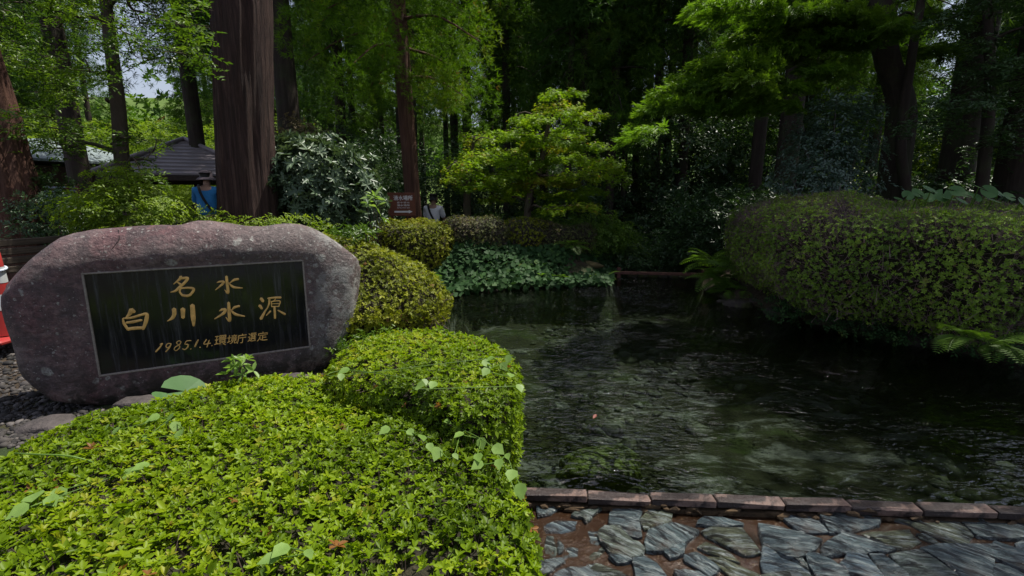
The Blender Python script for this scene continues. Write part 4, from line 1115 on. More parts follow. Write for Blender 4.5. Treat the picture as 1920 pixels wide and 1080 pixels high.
eb = ground_at(1850, 7.6); sp = []
for k in range(46):
    px, py = rng.uniform(1690, 2000), rng.uniform(-60, 320)
    if 1690 < px < 1790 and 70 < py < 175: continue
    if py > 200 and rng.random() < .45: continue
    c_ = at(px, py, 7.4 + rng.normal(0, .5)); hl = rng.uniform(.3, .6)
    sp.append((c_, hl, hl * .5, math.atan2(c_[1] - eb[1], c_[0] - eb[0]) + rng.normal(0, .4)))
spray_tree('evergreen_tree', 'dark evergreen with hanging boughs before the black trunks at the far right', 'tree', eb, [eb - np.array([0, 0, .1]), at(1846, 300, 7.6), at(1856, 150, 7.6), at(1850, 0, 7.6), at(1845, -150, 7.6)], [.09, .08, .07, .05, .03], sp, 900, lf_gen, .12, M['dark_shrub'], M['bark_dark'], .02, .06, 14)
# broadleaf tree on the left with open sprays
lb = ground_at(240, 7.2); ltk = [lb - np.array([0, 0, .1]), at(232, 330, 7.2), at(222, 200, 7.2), at(205, 60, 7.2), at(190, -80, 7.2), at(180, -300, 7.2)]
sp = []
for k in range(120):
    px, py = rng.uniform(-60, 400), rng.uniform(-120, 330)
    if 225 < px < 350 and 115 < py < 235: continue
    if px > 280 and py > 150 and py < 235: continue
    if px > 300 and py > 235: continue
    if py > 290 and px < 170: continue
    Y = 7.2 + rng.normal(0, .8); c_ = at(px, py, Y); hl = rng.uniform(.22, .5)
    sp.append((c_, hl, hl * .55, math.atan2(c_[1] - lb[1], c_[0] - lb[0]) + rng.normal(0, .5)))
spray_tree('broadleaf_tree', 'open broadleaf tree with slender grey trunk standing left of the pavilion roof', 'tree', lb, ltk, [.105, .095, .09, .075, .06, .04], sp, 520, lf_gen, .13, M['broad'], M['bark_grey'], .028, .06, 16, .06, .25)

# ------------------------------------------------------------------ shrubs with their own look
b = ground_at(604, 6.9)
lf_nan = [rosette(7, .34, .07, .05, True, .12) for _ in range(4)]
shrub('nandina_shrub', 'dome shaped shrub of shiny pale dark green leaves right of the massive cedar', 'shrub', b, [(at(605, 350, 6.9), (.72, .6, .62)), (at(560, 320, 6.9), (.40, .4, .42)), (at(640, 380, 6.7), (.52, .4, .38)), (at(520, 380, 6.9), (.42, .4, .45))], 900, 4, .07, lf_nan, .105, M['glossy'], 26, M['twig'], .012, .7, None, .45, .6, 1)
b = ground_at(540, 8.0)
shrub('flowering_shrub', 'wispy shrub with tan seed heads beside the massive cedar above the shiny shrub', 'shrub', b, [(at(545, 262, 8), (.35, .3, .35)), (at(580, 262, 8), (.2, .2, .28))], 140, 5, .07, lf_gen, .08, leaf_mat('tan_seed_heads', [(0, (.07, .075, .03)), (.5, (.13, .105, .055)), (1, (.19, .14, .09))], .7, .3), 14, M['twig'], .012)
b = ground_at(1560, 7.7); els = [(at(1560, 230, 7.7), (.5, .4, .4)), (at(1590, 205, 7.7), (.4, .35, .3)), (at(1530, 290, 7.6), (.62, .45, .35)), (at(1600, 290, 7.7), (.45, .4, .35)), (at(1520, 345, 7.5), (.55, .4, .35)), (at(1580, 355, 7.5), (.5, .4, .3))]
shrub('evergreen_shrub', 'tall bluish green shrub with pale stems behind the right hedge', 'shrub', b, els, 330, 6, .10, lf_gen, .13, M['bluish'], 22, M['twig_grey'], .02, .4)
b = ground_at(250, 5.6)
shrub('leafy_shrub', 'bright yellow green shrub just behind the left half of the monument', 'shrub', b, [(at(250, 395, 5.6), (.55, .4, .26)), (at(180, 400, 5.5), (.4, .3, .22)), (at(225, 350, 5.7), (.25, .25, .25)), (at(310, 405, 5.6), (.25, .25, .2))], 330, 6, .08, lf_gen, .085, M['bright'], 16, M['bark_grey'], .012, .5)
b = ground_at(110, 5.8)
shrub('leafy_shrub', 'shaded green shrub between the red based cedar and the monument', 'shrub', b, [(at(110, 410, 5.8), (.45, .4, .3)), (at(80, 360, 6.2), (.3, .3, .3))], 220, 6, .08, lf_gen, .09, M['dark_shrub'], 12, M['bark_dark'], .012, .5)
b = ground_at(395, 5.9)
shrub('low_shrub', 'low light green tuft at the foot of the massive cedar behind the monument', 'shrub', b, [(at(400, 412, 5.9), (.3, .2, .12)), (at(470, 420, 5.8), (.4, .2, .1)), (at(560, 425, 5.9), (.4, .25, .14))], 110, 5, .06, lf_gen, .08, M['bright'], 8, M['twig'], .008, .5)
b = ground_at(700, 6.2); 
shrub('sapling', 'thin sapling with long bright green leaves left of the signboard', 'plant', b, [(at(697, 395, 6.2), (.14, .12, .22))], 7, 1, .03, [rosette(3, .26, .05, .1, True, .1) for _ in range(3)], .17, M['vine'], 5, M['twig'], .006, .5)
b = ground_at(690, 5.2)
shrub('leafy_shrub', 'large leaved green seedlings behind the right shoulder of the monument', 'plant', b, [(at(650, 440, 5.2), (.28, .2, .1)), (at(690, 440, 5.4), (.2, .2, .1))], 30, 4, .05, lf_gen, .12, M['broad'], 6, M['twig'], .006, .5)
# deeper undergrowth: variants copied through the wood
def under(label, base, w, h, mat, size=.13, n=170):
    base = np.asarray(base, float)
    return shrub('understory_shrub', label, 'shrub', base, [(base + np.array([0, 0, h * .5]), (w, w * .8, h * .5)), (base + np.array([w * .5, .1, h * .35]), (w * .6, w * .5, h * .35)), (base + np.array([-w * .5, -.1, h * .4]), (w * .6, w * .5, h * .4))], n, 6, .12, lf_gen, size, mat, 10, M['bark_dark'], .015, .45)
u1 = under('dark evergreen undergrowth left of the brown signboard', ground_at(660, 10.5), 1.0, 2.4, M['dark_shrub'], .16, 300)
u2 = under('dark green undergrowth beside the footbridge channel', ground_at(1180, 9.6), .7, 1.1, M['dark_shrub'], .13, 260)
u3 = under('pale green low growth along the near side of the wood', ground_at(1115, 9.5), .6, .9, M['fern'], .12, 240)
for px, Y, sc, p_, lab in ((590, 12, 1.1, u1, 'dark undergrowth behind the shiny shrub'), (720, 12.5, 1.2, u1, 'dark undergrowth behind the sunlit cedar trunk'), (830, 12.5, 1.2, u1, 'dark undergrowth behind the man in the white shirt'),
                           (900, 12.2, 1.0, u1, 'dark undergrowth behind the grey maple trunk'), (1280, 10.8, 1.2, u2, 'dark shrub hanging over the right side of the channel'), (1360, 9.2, 1.3, u2, 'dark shrub between the weir and the right hedge'),
                           (1225, 12.8, 1.5, u2, 'dark shrub at the far end of the channel'), (1320, 12.5, 1.5, u2, 'dark shrub below the thin trunks right of the channel'), (1430, 9.5, 1.3, u2, 'dark shrub behind the left end of the right hedge'),
                           (1640, 9.4, 1.5, u2, 'dark shrub at the foot of the layered conifer'), (1760, 8.6, 1.4, u2, 'dark shrub between the two thick black trunks'), (1860, 8.6, 1.5, u2, 'dark shrub before the black trunk at the right edge'),
                           (1080, 12.5, 1.3, u2, 'dark shrub behind the large maple'), (1150, 10.3, 1.0, u3, 'fresh green shrub above the left end of the footbridge rail'), (1010, 9.9, .8, u3, 'fresh green growth at the foot of the large maple'),
                           (915, 9.4, .7, u3, 'fresh green growth behind the round brownish bush')):
    copy_tree(p_, ground_at(px, Y), rng.uniform(0, 6), sc, lab)
for k in range(60):
    Y = rng.uniform(14, 30); px = rng.uniform(480, 2050)
    copy_tree(u1 if rng.random() < .5 else u2, ground_at(px, Y), rng.uniform(0, 6), rng.uniform(1.1, 2.3), 'dark shrub growing deep inside the wood', 'shrubs deep in the wood')
s1 = under('sunny yellow green bush seen between the trunks beyond the wood', ground_at(1360, 22), 1.5, 3.2, M['bright'], .18, 520)
s1['group'] = 'sunlit bushes beyond the wood'
for px, Y, sc in ((1420, 26, 1.0), (1730, 15, .9), (1800, 17, 1.1), (1700, 18, 1.2), (1850, 14, .9), (1780, 24, 1.3), (1650, 28, 1.4)):
    copy_tree(s1, ground_at(px, Y), rng.uniform(0, 6), sc, None, 'sunlit bushes beyond the wood')
g1 = under('sunlit pale green tree crown rising behind the pavilion', ground_at(300, 24), 2.2, 4.6, M['bright'], .17, 900)
g1['group'] = 'sunlit trees behind the pavilion'
for px, Y, sc in ((210, 26, 1.0), (410, 22, .95), (130, 22, .9), (40, 21, 1.0), (350, 33, 1.1), (490, 26, 1.2), (260, 36, 1.0)):
    copy_tree(g1, ground_at(px, Y), rng.uniform(0, 6), sc, None, 'sunlit trees behind the pavilion')
# far-off woods closing the view
FP = []
for k in range(11000):
    a_ = rng.uniform(-1.25, 1.25); R_ = rng.uniform(48, 66); x, y = R_ * math.sin(a_), R_ * math.cos(a_)
    top = 4 + 3.0 * (noise3(np.array([[x, y, 0]]), .22, 2)[0] + 1)
    FP.append((x, y, 2.4 + rng.random() ** .7 * top))
FP = np.array(FP); v, f, t = leaves_at([rosette(6, .5, .1, .3) for _ in range(3)], FP, np.tile([0, -.4, .8], (len(FP), 1)), .55, None, .2, .5)
add('distant_woods', make_mesh('distant_woods', v, f, False, t), M['sugi_mid'], label='far off green woodland closing the view beyond the park', cat='woodland', kind='stuff')

# trees standing to the right of the viewer whose crowns shade the near water and paving
def crown_tree(label, base, H, z0, rad, n_cl, group=None):
    base = np.asarray(base, float); root = thing('broadleaf_tree', label, 'tree', base, group)
    me, P_, r_ = trunk_mesh([(0, 0, -.2), (.1, 0, H * .4), (-.1, .1, H * .7), (0, 0, H * .9)], [.26, .2, .15, .06], 20, .05, .3)
    add('trunk', me, M['bark_grey'], root)
    zc_ = (z0 + H) / 2
    C, P, Nn, tone = clumps([((0, 0, zc_), (rad, rad, (H - z0) / 2)), ((-rad * .4, -.2, zc_ - .5), (rad * .6, rad * .6, (H - z0) * .4))], n_cl, 9, .22, .5, .3)
    v, f, t = leaves_at(lf_gen, P, Nn, .2, tone, .15, .5)
    add('crown', make_mesh('crown', v, f, False, t), M['broad'], root, kind='stuff')
    mb = MB()
    for i in range(0, len(C), 14):
        s0 = np.array([0, 0, rng.uniform(z0 * .7, H * .8)]); mb.tube(smooth_path([s0, (s0 + C[i]) / 2 + np.array([0, 0, .3]), C[i]], 7), np.linspace(.06, .012, 7), 5, 0, False)
    add('limbs', mb.mesh('limbs', True), M['bark_grey'], root, kind='stuff')
    return root
shade = crown_tree('spreading broadleaf tree on the right bank outside the view, shading the paving', (7.4, 3.3, .1), 10.0, 5.8, 3.4, 560)
for x, y, sc in ((9.6, 1.8, .9), (12.4, 5.5, 1.0)):
    copy_tree(shade, (x, y, gz(x, y)), x * 3.1, sc, 'spreading broadleaf tree standing on the right bank behind the hedge', 'broadleaf trees on the right bank')

# ------------------------------------------------------------------ ivy bank, ferns, rocks, weir
heart = (np.array([[0, 0, 0], [.12, .32, .03], [.45, .42, .0], [1, 0, -.1], [.45, -.42, .0], [.12, -.32, .03], [.4, 0, -.04]]) , np.array([[0, 6, 1], [1, 6, 2], [2, 6, 3], [3, 6, 4], [4, 6, 5], [5, 6, 0]]))
IP = []
for k in range(13000):
    px, py = rng.uniform(760, 1150), rng.uniform(430, 560)
    Y = rng.uniform(6.3, 9.6); x = (px - 960) / FPX * Y
    s_ = sdist(np.array([[x, Y]]), pond_poly)[0]
    if -.08 < s_ < 1.1 and x < 2.0: IP.append((x, Y, gz(x, Y) + .05 + .10 * rng.random() + .1 * noise3(np.array([[x, Y, 0]]), 3, 1)[0]))
IP = np.array(IP); lo = IP[:, 2] < ZW + .03; IP[lo, 2] = ZW + .03 + .12 * rng.random(lo.sum())
ivr = thing('ivy', 'dark glossy ivy blanket covering the far bank above the water', 'ivy', (0, 8.6, .3))
v, f, t = leaves_at([heart], IP - np.array([0, 8.6, .3]), np.tile([.0, -.55, .7], (len(IP), 1)), .095, np.clip(.45 + .25 * noise3(IP, 2, 2), 0, .9), .16, .35)
add('foliage', make_mesh('foliage', v, f, False, t), M['ivy'], ivr, kind='stuff')
def frond_mesh(L=.5, n=13, w=.16):
    mb = MB(); pts = np.array([[L * u, 0, .55 * L * u - .62 * L * u * u] for u in np.linspace(0, 1, 9)])
    mb.tube(pts, np.linspace(.004, .001, 9), 3, 0, False)
    for k in range(n):
        u = .14 + .84 * k / n; c_ = np.array([np.interp(u, np.linspace(0, 1, 9), pts[:, q_]) for q_ in range(3)])
        wl = w * math.sin(math.pi * (u * .82 + .16)) * 1.05
        for s_ in (-1, 1):
            tip = c_ + np.array([wl * .35, s_ * wl, -.15 * wl]); mid = (c_ + tip) / 2; h_ = L / n * .42
            mb.add([c_, mid + np.array([-h_, 0, .006]), tip, mid + np.array([h_, 0, .006])], [(0, 1, 2), (0, 2, 3)] if s_ > 0 else [(0, 2, 1), (0, 3, 2)])
    me = mb.mesh('frond')
    a = me.attributes.new('tone', 'FLOAT', 'POINT'); a.data.foreach_set('value', np.full(len(me.vertices), .5, np.float32))
    me.materials.append(M['fern'])
    return me
fronds = [frond_mesh(.5, 14, .15), frond_mesh(.42, 12, .16), frond_mesh(.6, 16, .15)]
def fern(label, p, n, sc=1, face=None, group=None, span=math.pi):
    root = thing('fern', label, 'fern', p, group)
    for k in range(n):
        a = rng.uniform(0, 6.28) if face is None else face + rng.uniform(-span, span) * .5
        o = add('frond', fronds[k % 3], None, root, loc=(rng.normal(0, .03), rng.normal(0, .03), 0))
        o.rotation_euler = (rng.normal(0, .2), rng.uniform(-.5, .35), a); s_ = sc * rng.uniform(.75, 1.15); o.scale = (s_, s_, s_)
    return root
for px, py, Y, n_, sc, lab in ((1345, 520, 7.4, 14, 1.0, 'bright fern at the water just right of the weir'), (1385, 500, 7.3, 14, 1.1, 'tall fern against the left end of the right hedge'), (1335, 490, 7.8, 12, 1.0, 'darker fern behind the others right of the weir'),
        (1415, 545, 6.9, 12, .9, 'fern hanging over the rocks under the right hedge'), (1365, 545, 7.2, 10, .8, 'low fern touching the water right of the weir')):
    fern(lab, at(px, py, Y), n_, sc)
for px, py, Y, n_, sc, lab in ((1800, 632, 4.25, 8, .8, 'fern sprouting from the bank under the right hedge'), (1865, 645, 4.15, 7, .85, 'fern drooping to the water under the right hedge, nearest the frame edge'), (1010, 520, 8.5, 9, .7, 'pale fern among the ivy on the far bank'), (1045, 525, 8.5, 9, .75, 'fern below the mossy ledge on the far bank'),
        (1100, 525, 8.6, 10, .7, 'fern at the water left of the rusty rail'), (1075, 460, 9.0, 10, .8, 'fern on top of the ivy bank'), (880, 540, 8.0, 9, .6, 'fern at the water line left of the ivy'), (1135, 520, 8.7, 8, .6, 'small fern beside the rusty rail post'), (835, 560, 7.2, 8, .55, 'fern below the rounded bush at the pond edge'), (800, 520, 6.2, 8, .6, 'fern growing out of the right side of the rounded bush')):
    fern(lab, at(px, py, Y - .35), n_, sc * .82, -math.pi / 2, None, 2.6)
m, nt, out = new_mat('mossy_rock')
vec = coords(nt); a = tnoise(nt, vec, 5, 6); b = tnoise(nt, vec, 25, 8, .7)
c = mixc(nt, b, (.018, .014, .012), (.07, .052, .045)); c = mixc(nt, ramp(nt, a, [(.48, (0, 0, 0)), (.6, (.8, .8, .8))]), c, (.05, .06, .012))
principled(nt, out, c, .75, bumpn(nt, b, .03), .4); M['rock'] = m
for k, (px, py, sx, lab) in enumerate(((1388, 575, .17, 'rounded rock at the water under the left end of the right hedge'), (1425, 570, .2, 'mossy rock under the right hedge beside the ferns'), (1355, 566, .10, 'small rock at the water line below the ferns'), (1470, 590, .2, 'dark rock half under the right hedge'),
        (1555, 606, .2, 'dark rock at the middle of the right bank'), (1640, 620, .2, 'dark rock at the water under the right hedge, near its middle'), (1740, 640, .2, 'dark rock on the right bank left of the ferns'), (985, 538, .15, 'brown rock at the water under the ivy'), (935, 545, .12, 'small brown rock at the water left under the ivy'), (1510, 598, .12, 'small dark rock between two larger ones on the right bank'))):
    rock('rock', gp(px, py, ZW) + np.array([0, .05, -.04]), (sx, sx * .8, sx * .66), k, M['rock'], lab)
BP = []
for k in range(24):
    u = rng.random(); px = 1400 + 540 * u; py = np.interp(px, [1400, 1500, 1600, 1750, 1900, 1950], [572, 598, 618, 640, 668, 678])
    g_ = gp(px, py, ZW + .1); nn_ = rng.integers(8, 30)
    BP.append(g_ + np.array([0, .06, .05]) + rng.normal(size=(nn_, 3)) * np.array([.09, .05, .08]))
BP = np.concatenate(BP); BP[:, 2] = np.maximum(BP[:, 2], ZW + .01)
bpr = thing('bank_plants', 'trailing green growth along the waterline under the right hedge', 'plant', (4, 5, ZW))
v, f, t = leaves_at(lf_gen, BP - np.array([4, 5, ZW]), np.tile([-.2, -.6, .5], (len(BP), 1)), .085, None, .2, .4)
add('foliage', make_mesh('foliage', v, f, False, t), M['ivy'], bpr, kind='stuff')
lg = at(1085, 497, 8.75)
rock('mossy_ledge', lg, (.42, .16, .08), 21, flat_mat('moss_ledge', (.08, .062, .025), .9, .5, 6, .02), 'flat mossy stone ledge on the far bank above the ferns', 'ledge')
M['moss'] = flat_mat('water_moss', (.075, .095, .006), .6, .5, 14, .05)
rock('moss_rock', gp(1125, 815, ZW) + np.array([0, 0, -.24]), (.30, .20, .13), 31, M['moss'], 'mossy rock just under the water of the near pond', 'rock')
def leaf_thing(label, p, size, mat, rot):
    v, f = leaf_shape(.55, .08, True)
    o = add('fallen_leaf', make_mesh('fallen_leaf', v * size, f, False, np.full(len(v), .5)), mat, None, label, 'leaf', None, None, p)
    o.rotation_euler = rot; return o
M['red'] = leaf_mat('red_dead_leaf', [(0, (.20, .05, .035)), (1, (.22, .06, .04))], .5, .3)
leaf_thing('curled red dead leaf floating by the mossy rock in the near pond', gp(1112, 785, ZW + .01), .045, M['red'], (.3, -.5, .8))
leaf_thing('small yellow leaf lying on the wet paving near the kerb', gp(1128, 955, ZP + .004), .035, M['vine'], (0, .05, 2.2))
# rusty rail across the outlet
M['rust'] = flat_mat('rusty_steel', (.085, .035, .025), .8, .5, 18, .006)
pa, pb = at(1150, 511, 8.75), at(1325, 515, 8.5)
rail = thing('outlet_rail', 'low rusty steel rail across the pond outlet', 'rail', (pa[0], pa[1], ZW))
off = np.array([pa[0], pa[1], ZW]); d_ = unit(pb - pa); L_ = np.linalg.norm(pb - pa)
Rr = np.stack([d_, np.cross([0, 0, 1], d_), [0, 0, 1]], 1)
add('crossbar', MB().box((pa + pb) / 2 - off, (L_, .07, .05), Rr, .006).mesh('crossbar'), M['rust'], rail)
for s_ in (.06, .97):
    q_ = pa + (pb - pa) * s_; add('post', MB().box(np.array([q_[0], q_[1], ZW + .02]) - off, (.07, .06, .34), None, .006).mesh('post'), M['rust'], rail)
pa2, pb2 = at(1175, 533, 8.95), at(1310, 538, 8.75)
sill = MB(); dd = unit(pb2 - pa2)
for k in range(7):
    q_ = pa2 + (pb2 - pa2) * (k + .5) / 7; sill.box((q_[0], q_[1], ZW + .005 + rng.normal(0, .01)), (np.linalg.norm(pb2 - pa2) / 7 * .96, .22, .10), rotz(math.atan2(dd[1], dd[0]) + rng.normal(0, .06)), .02)
add('weir_sill', sill.mesh('weir_sill'), M['rock'], None, 'low stone sill under the rusty rail where the water spills', 'weir')

# ------------------------------------------------------------------ large single leaves: butterbur on the hedge, vine on the azaleas
def round_leaf(n=14, cup=.16):
    V = [(0.12, 0, -.0)]; 
    for k in range(n + 1):
        a = -math.pi * .93 + 2 * math.pi * .93 * k / n
        r_ = .5 + .03 * math.cos(k * 3.0)
        V.append((.38 * 1 - .38 + .5 * math.cos(a) * 1.0 + .12, r_ * math.sin(a), cup * (r_ ** 2) - .05 * math.cos(a)))
    F = [(0, k, k + 1) for k in range(1, n + 1)]
    me = make_mesh('leaf', V, F, False, np.full(len(V), .5)); return me
rl = round_leaf(); rl.materials.append(M['butterbur'])
hm = make_mesh('leaf', heart[0], heart[1], False, np.full(7, .5)); hm.materials.append(M['vine'])
hm2 = make_mesh('leaf', heart[0] * np.array([1, .8, 1]), heart[1], False, np.full(7, .15)); hm2.materials.append(M['vine'])
bb = thing('butterbur', 'large round pale green leaves along the top of the right hedge', 'plant', at(1780, 385, 6.2) * np.array([1, 1, 0]) + np.array([0, 0, 1.3]))
B0 = np.array(bb.location)
for px, py, sz in ((1700,376,.22),(1722,372,.2),(1745,366,.24),(1768,372,.26),(1790,366,.24),(1812,374,.22),(1835,360,.26),(1850,366,.28),(1872,372,.24),(1895,378,.24),(1915,385,.22),(1685,382,.16),(1740,380,.2),(1800,384,.2),(1860,384,.22),(1780,382,.2),(1830,380,.18)):
    sz *= .6
    p = at(px, py - 8, 5.3 + rng.normal(0, .25)) - B0
    o = add('leaf', rl, None, bb, loc=p); o.rotation_euler = (Matrix.Rotation(rng.normal(.75, .2), 3, 'X') @ Matrix.Rotation(rng.normal(0, .25), 3, 'Y') @ Matrix.Rotation(rng.uniform(0, 6.28), 3, 'Z')).to_euler(); o.scale = (sz, sz, sz)
    add('leaf_stalk', MB().tube([p, p * np.array([1, 1, .6]) + np.array([.03, .1, -.08]), p * np.array([1, 1, 0]) + np.array([.05, .15, -.25])], [.005, .006, .007], 5).mesh('leaf_stalk'), M['vine'], bb)
def vine(label, spots, z, size, stem=True):
    P = [gp(px, py, z + dz) for px, py, dz in spots]; b_ = P[0] * np.array([1, 1, 0]) + np.array([0, 0, z - .05])
    root = thing('vine', label, 'vine', b_)
    for p in P:
        o = add('leaf', hm if rng.random() < .65 else hm2, None, root, loc=p - b_)
        o.rotation_euler = (Matrix.Rotation(rng.normal(.35, .3), 3, 'X') @ Matrix.Rotation(rng.normal(.1, .3), 3, 'Y') @ Matrix.Rotation(rng.uniform(-2.6, -.4), 3, 'Z')).to_euler(); s_ = size * rng.uniform(.75, 1.25); o.scale = (s_, s_, s_)
    if stem and len(P) > 2:
        add('stem', MB().tube(smooth_path([p - b_ - np.array([0, 0, .012]) for p in P], 6 * len(P)), .0022, 4).mesh('stem', True), M['vine'], root)
    return root
vine('heart leaved vine trailing over the right edge of the front hedge', [(730,800,.03),(765,805,.04),(790,815,.05),(805,830,.05),(822,838,.04),(850,850,.04),(872,770,.05),(880,790,.05),(868,810,.05),(900,820,.05),(895,850,.05),(905,865,.04),(935,860,.05),(950,850,.05),(962,880,.03),(975,905,.02),(968,920,-.03),(925,835,.05),(845,790,.05)], .47, .054)
vine('heart leaved vine at the back edge of the front hedge below the plaque', [(205,795,.04),(225,800,.04),(285,785,.05),(300,778,.05),(330,790,.05),(340,805,.05),(280,815,.04),(325,775,.06)], .47, .054)
vine('heart leaved vine spread over the small hedge at the pond edge', [(905,675,.03),(925,668,.04),(940,680,.04),(958,700,.02),(915,690,.03),(955,665,.04),(640,700,.03),(655,690,.03),(795,710,.02),(815,715,.02),(780,725,.02),(972,720,.0)], .63, .06)
vine('round green vine leaves low on the left of the front hedge', [(65,925,.03),(90,930,.03),(55,945,.03),(250,875,.03),(280,868,.03),(100,918,.03)], .47, .07)
vine('green and orange leaves poking up from the near front hedge', [(525,1040,.03),(575,1030,.05),(540,1020,.05)], .46, .058)
bu = gp(335, 760, .25)
root = thing('butterbur', 'single large torn green leaf standing before the monument foot', 'plant', gp(340, 765, .15))
for dx, dz, s_, r_ in ((0, .12, .30, (.8, .25, .9)), (.1, .05, .30, (.4, .2, -.3)), (-.1, .06, .2, (.5, -.2, 2.4))):
    o = add('leaf', rl, None, root, loc=(dx, .0, dz)); o.rotation_euler = r_; o.scale = (s_, s_ * .8, s_)
for lab, px, py, z, n_, mt in (('small glossy sprig rising from the hedge in front of the plaque', 455, 705, .5, 7, 'vine'),):
    b = gp(px, py, z); shrub('sprig', lab, 'plant', b - np.array([0, 0, .1]), [(b + np.array([0, 0, .06]), (.09, .06, .06))], 9, 2, .02, [rosette(4, .4, .08, .2, True, .1)], .06, M[mt], 4, M['twig'], .004)
b = gp(680, 640, .3)
shrub('leafy_shrub', 'loose seedlings in the gap between the monument and the rounded bush', 'plant', gp(690, 660, .12), [(gp(690, 640, .3), (.25, .15, .12)), (gp(660, 655, .3), (.12, .1, .1)), (gp(740, 640, .3), (.2, .12, .1))], 90, 4, .05, lf_gen, .085, M['broad'], 10, M['twig'], .005)
# arching bare stalk and straws on the hedges
stk = MB().tube(smooth_path([gp(28, 850, .47), gp(70, 852, .53), gp(130, 855, .53), gp(180, 868, .48)], 14) - gp(28, 850, .4), .0035, 5).mesh('straw', True)
add('straw', stk, M['vine'], None, 'thin pale stalk lying across the left of the front hedge', 'stalk', None, None, gp(28, 850, .4))

# ------------------------------------------------------------------ gravel and litter
GPp = []
for k in range(3200):
    px, py = rng.uniform(-120, 190), rng.uniform(640, 830); p = gp(px, py, .12)
    GPp.append((p[0], p[1], gz(p[0], p[1]) + .005))
GPp = np.array(GPp)
bm = bmesh.new(); bmesh.ops.create_icosphere(bm, subdivisions=1, radius=1); gv = np.array([v.co for v in bm.verts]); gf = np.array([[v.index for v in q_.verts] for q_ in bm.faces]); bm.free()
gv = gv[:, :] * (1 + .2 * noise3(gv, 2, 1)[:, None]) * np.array([1, .8, .55])
v, f, t = scatter(gv, gf, GPp, frames(np.tile([0, 0, 1.], (len(GPp), 1)) + rng.normal(0, .3, GPp.shape)), np.exp(rng.normal(-4.25, .45, len(GPp))))
m, nt, out = new_mat('gravel_stone'); at_ = N(nt, 'ShaderNodeAttribute', attribute_name='tone')
principled(nt, out, ramp(nt, at_.outputs['Fac'], [(0, (.010, .009, .008)), (.6, (.032, .027, .024)), (1, (.10, .088, .082))]), .8)
add('gravel', make_mesh('gravel', v, f, False, t), m, label='loose grey gravel on the soil beside the monument', cat='gravel', kind='stuff')
LP = []
for k in range(2600):
    x, y = rng.uniform(-9, 9), rng.uniform(6, 16)
    if sdist(np.array([[x, y]]), pond_poly)[0] > .1: LP.append((x, y, gz(x, y) + .01))
LP = np.array(LP); v, f, t = leaves_at([leaf_shape(.45, .1)], LP, np.tile([0, 0, 1.], (len(LP), 1)), .07, None, .3, .4)
add('leaf_litter', make_mesh('leaf_litter', v, f, False, t), leaf_mat('dead_leaves', [(0, (.06, .035, .02)), (1, (.16, .09, .045))], .8, .1), label='dead leaves strewn on the woodland floor', cat='leaf litter', kind='stuff')

BSP = []
for k in range(9000):
    x, y = rng.uniform(-1, 8), rng.uniform(2.4, 10)
    BSP.append((x, y))
BSP = np.array(BSP); BSP = BSP[(sdist(BSP, pond_poly) < -.12) & (noise3(np.column_stack([BSP, 0 * BSP[:, 0]]), 1.1, 2) + rng.normal(0, .3, len(BSP)) > -.1)][:2600]
BSP = np.column_stack([BSP, height(BSP[:, 0], BSP[:, 1]) + .005])
bm = bmesh.new(); bmesh.ops.create_icosphere(bm, subdivisions=1, radius=1); gv = np.array([v.co for v in bm.verts]); gf = np.array([[v.index for v in q_.verts] for q_ in bm.faces]); bm.free()
gv = gv * (1 + .25 * noise3(gv + 3, 2, 1)[:, None]) * np.array([1, .75, .45])
sel = rng.random(len(BSP)) < .5; BSP = BSP[sel]
v, f, t = scatter(gv, gf, BSP, frames(np.tile([0, 0, 1.], (len(BSP), 1)) + rng.normal(0, .2, BSP.shape)), np.exp(rng.normal(-3.0, .5, len(BSP))))
m, nt, out = new_mat('bed_stone'); at_ = N(nt, 'ShaderNodeAttribute', attribute_name='tone')
principled(nt, out, mixc(nt, tnoise(nt, coords(nt), 12, 5), ramp(nt, at_.outputs['Fac'], [(0, (.02, .02, .01)), (.5, (.06, .055, .03)), (.8, (.13, .12, .10)), (1, (.27, .26, .25))]), (.03, .035, .012)), .8)
add('bed_stones', make_mesh('bed_stones', v, f, False, t), m, label='loose stones lying on the bed of the clear pond', cat='stones', kind='stuff')

# ------------------------------------------------------------------ signboard
M['sign'] = flat_mat('brown_sign_paint', (.12, .032, .014), .5, .2, 9, .0, .4)
M['white'] = flat_mat('white_lettering', (.62, .60, .62), .6, .1, 9)
c = at(753, 383, 8.75); sw, shh = .47, .40
sg = thing('signboard', 'brown signboard with white Japanese lettering and an arrow pointing right', 'sign', (c[0], c[1], gz(c[0], c[1])), None, .16)
zc = c[2] - gz(c[0], c[1])
add('board', MB().box((0, 0, zc), (sw - .04, .03, shh - .04), None, .004).mesh('board'), M['sign'], sg)
fr = MB()
for cx, cz, a_, b_ in ((0, shh / 2 - .01, sw, .024), (0, -shh / 2 + .01, sw, .024), (-sw / 2 + .01, 0, .024, shh - .05), (sw / 2 - .01, 0, .024, shh - .05)): fr.box((cx, 0, zc + cz), (a_, .045, b_), None, .004)
add('frame', fr.mesh('frame'), M['sign'], sg)
for s_ in (-1, 1): add('post', MB().box((s_ * (sw / 2 - .06), .045, (zc - shh / 2 + .1) / 2), (.05, .05, zc - shh / 2 + .5), None, .004).mesh('post'), M['sign'], sg)
def sign_text(s_, cx, cz, hgt, wid, bold=.006):
    co, F = text_mesh(s_, bold, .0)
    if len(co) == 0: return
    a0, a1 = co.min(0), co.max(0); u = (co - (a0 + a1) / 2) / np.maximum((a1 - a0)[:2].tolist() + [1], 1e-6)
    V = np.stack([cx + u[:, 0] * wid, np.full(len(u), -.0185), cz + zc + u[:, 1] * hgt], 1)
    add('lettering', make_mesh('lettering', V, F), M['white'], sg)
sign_text('湧水場所', .03, .11, .085, .33, .010)
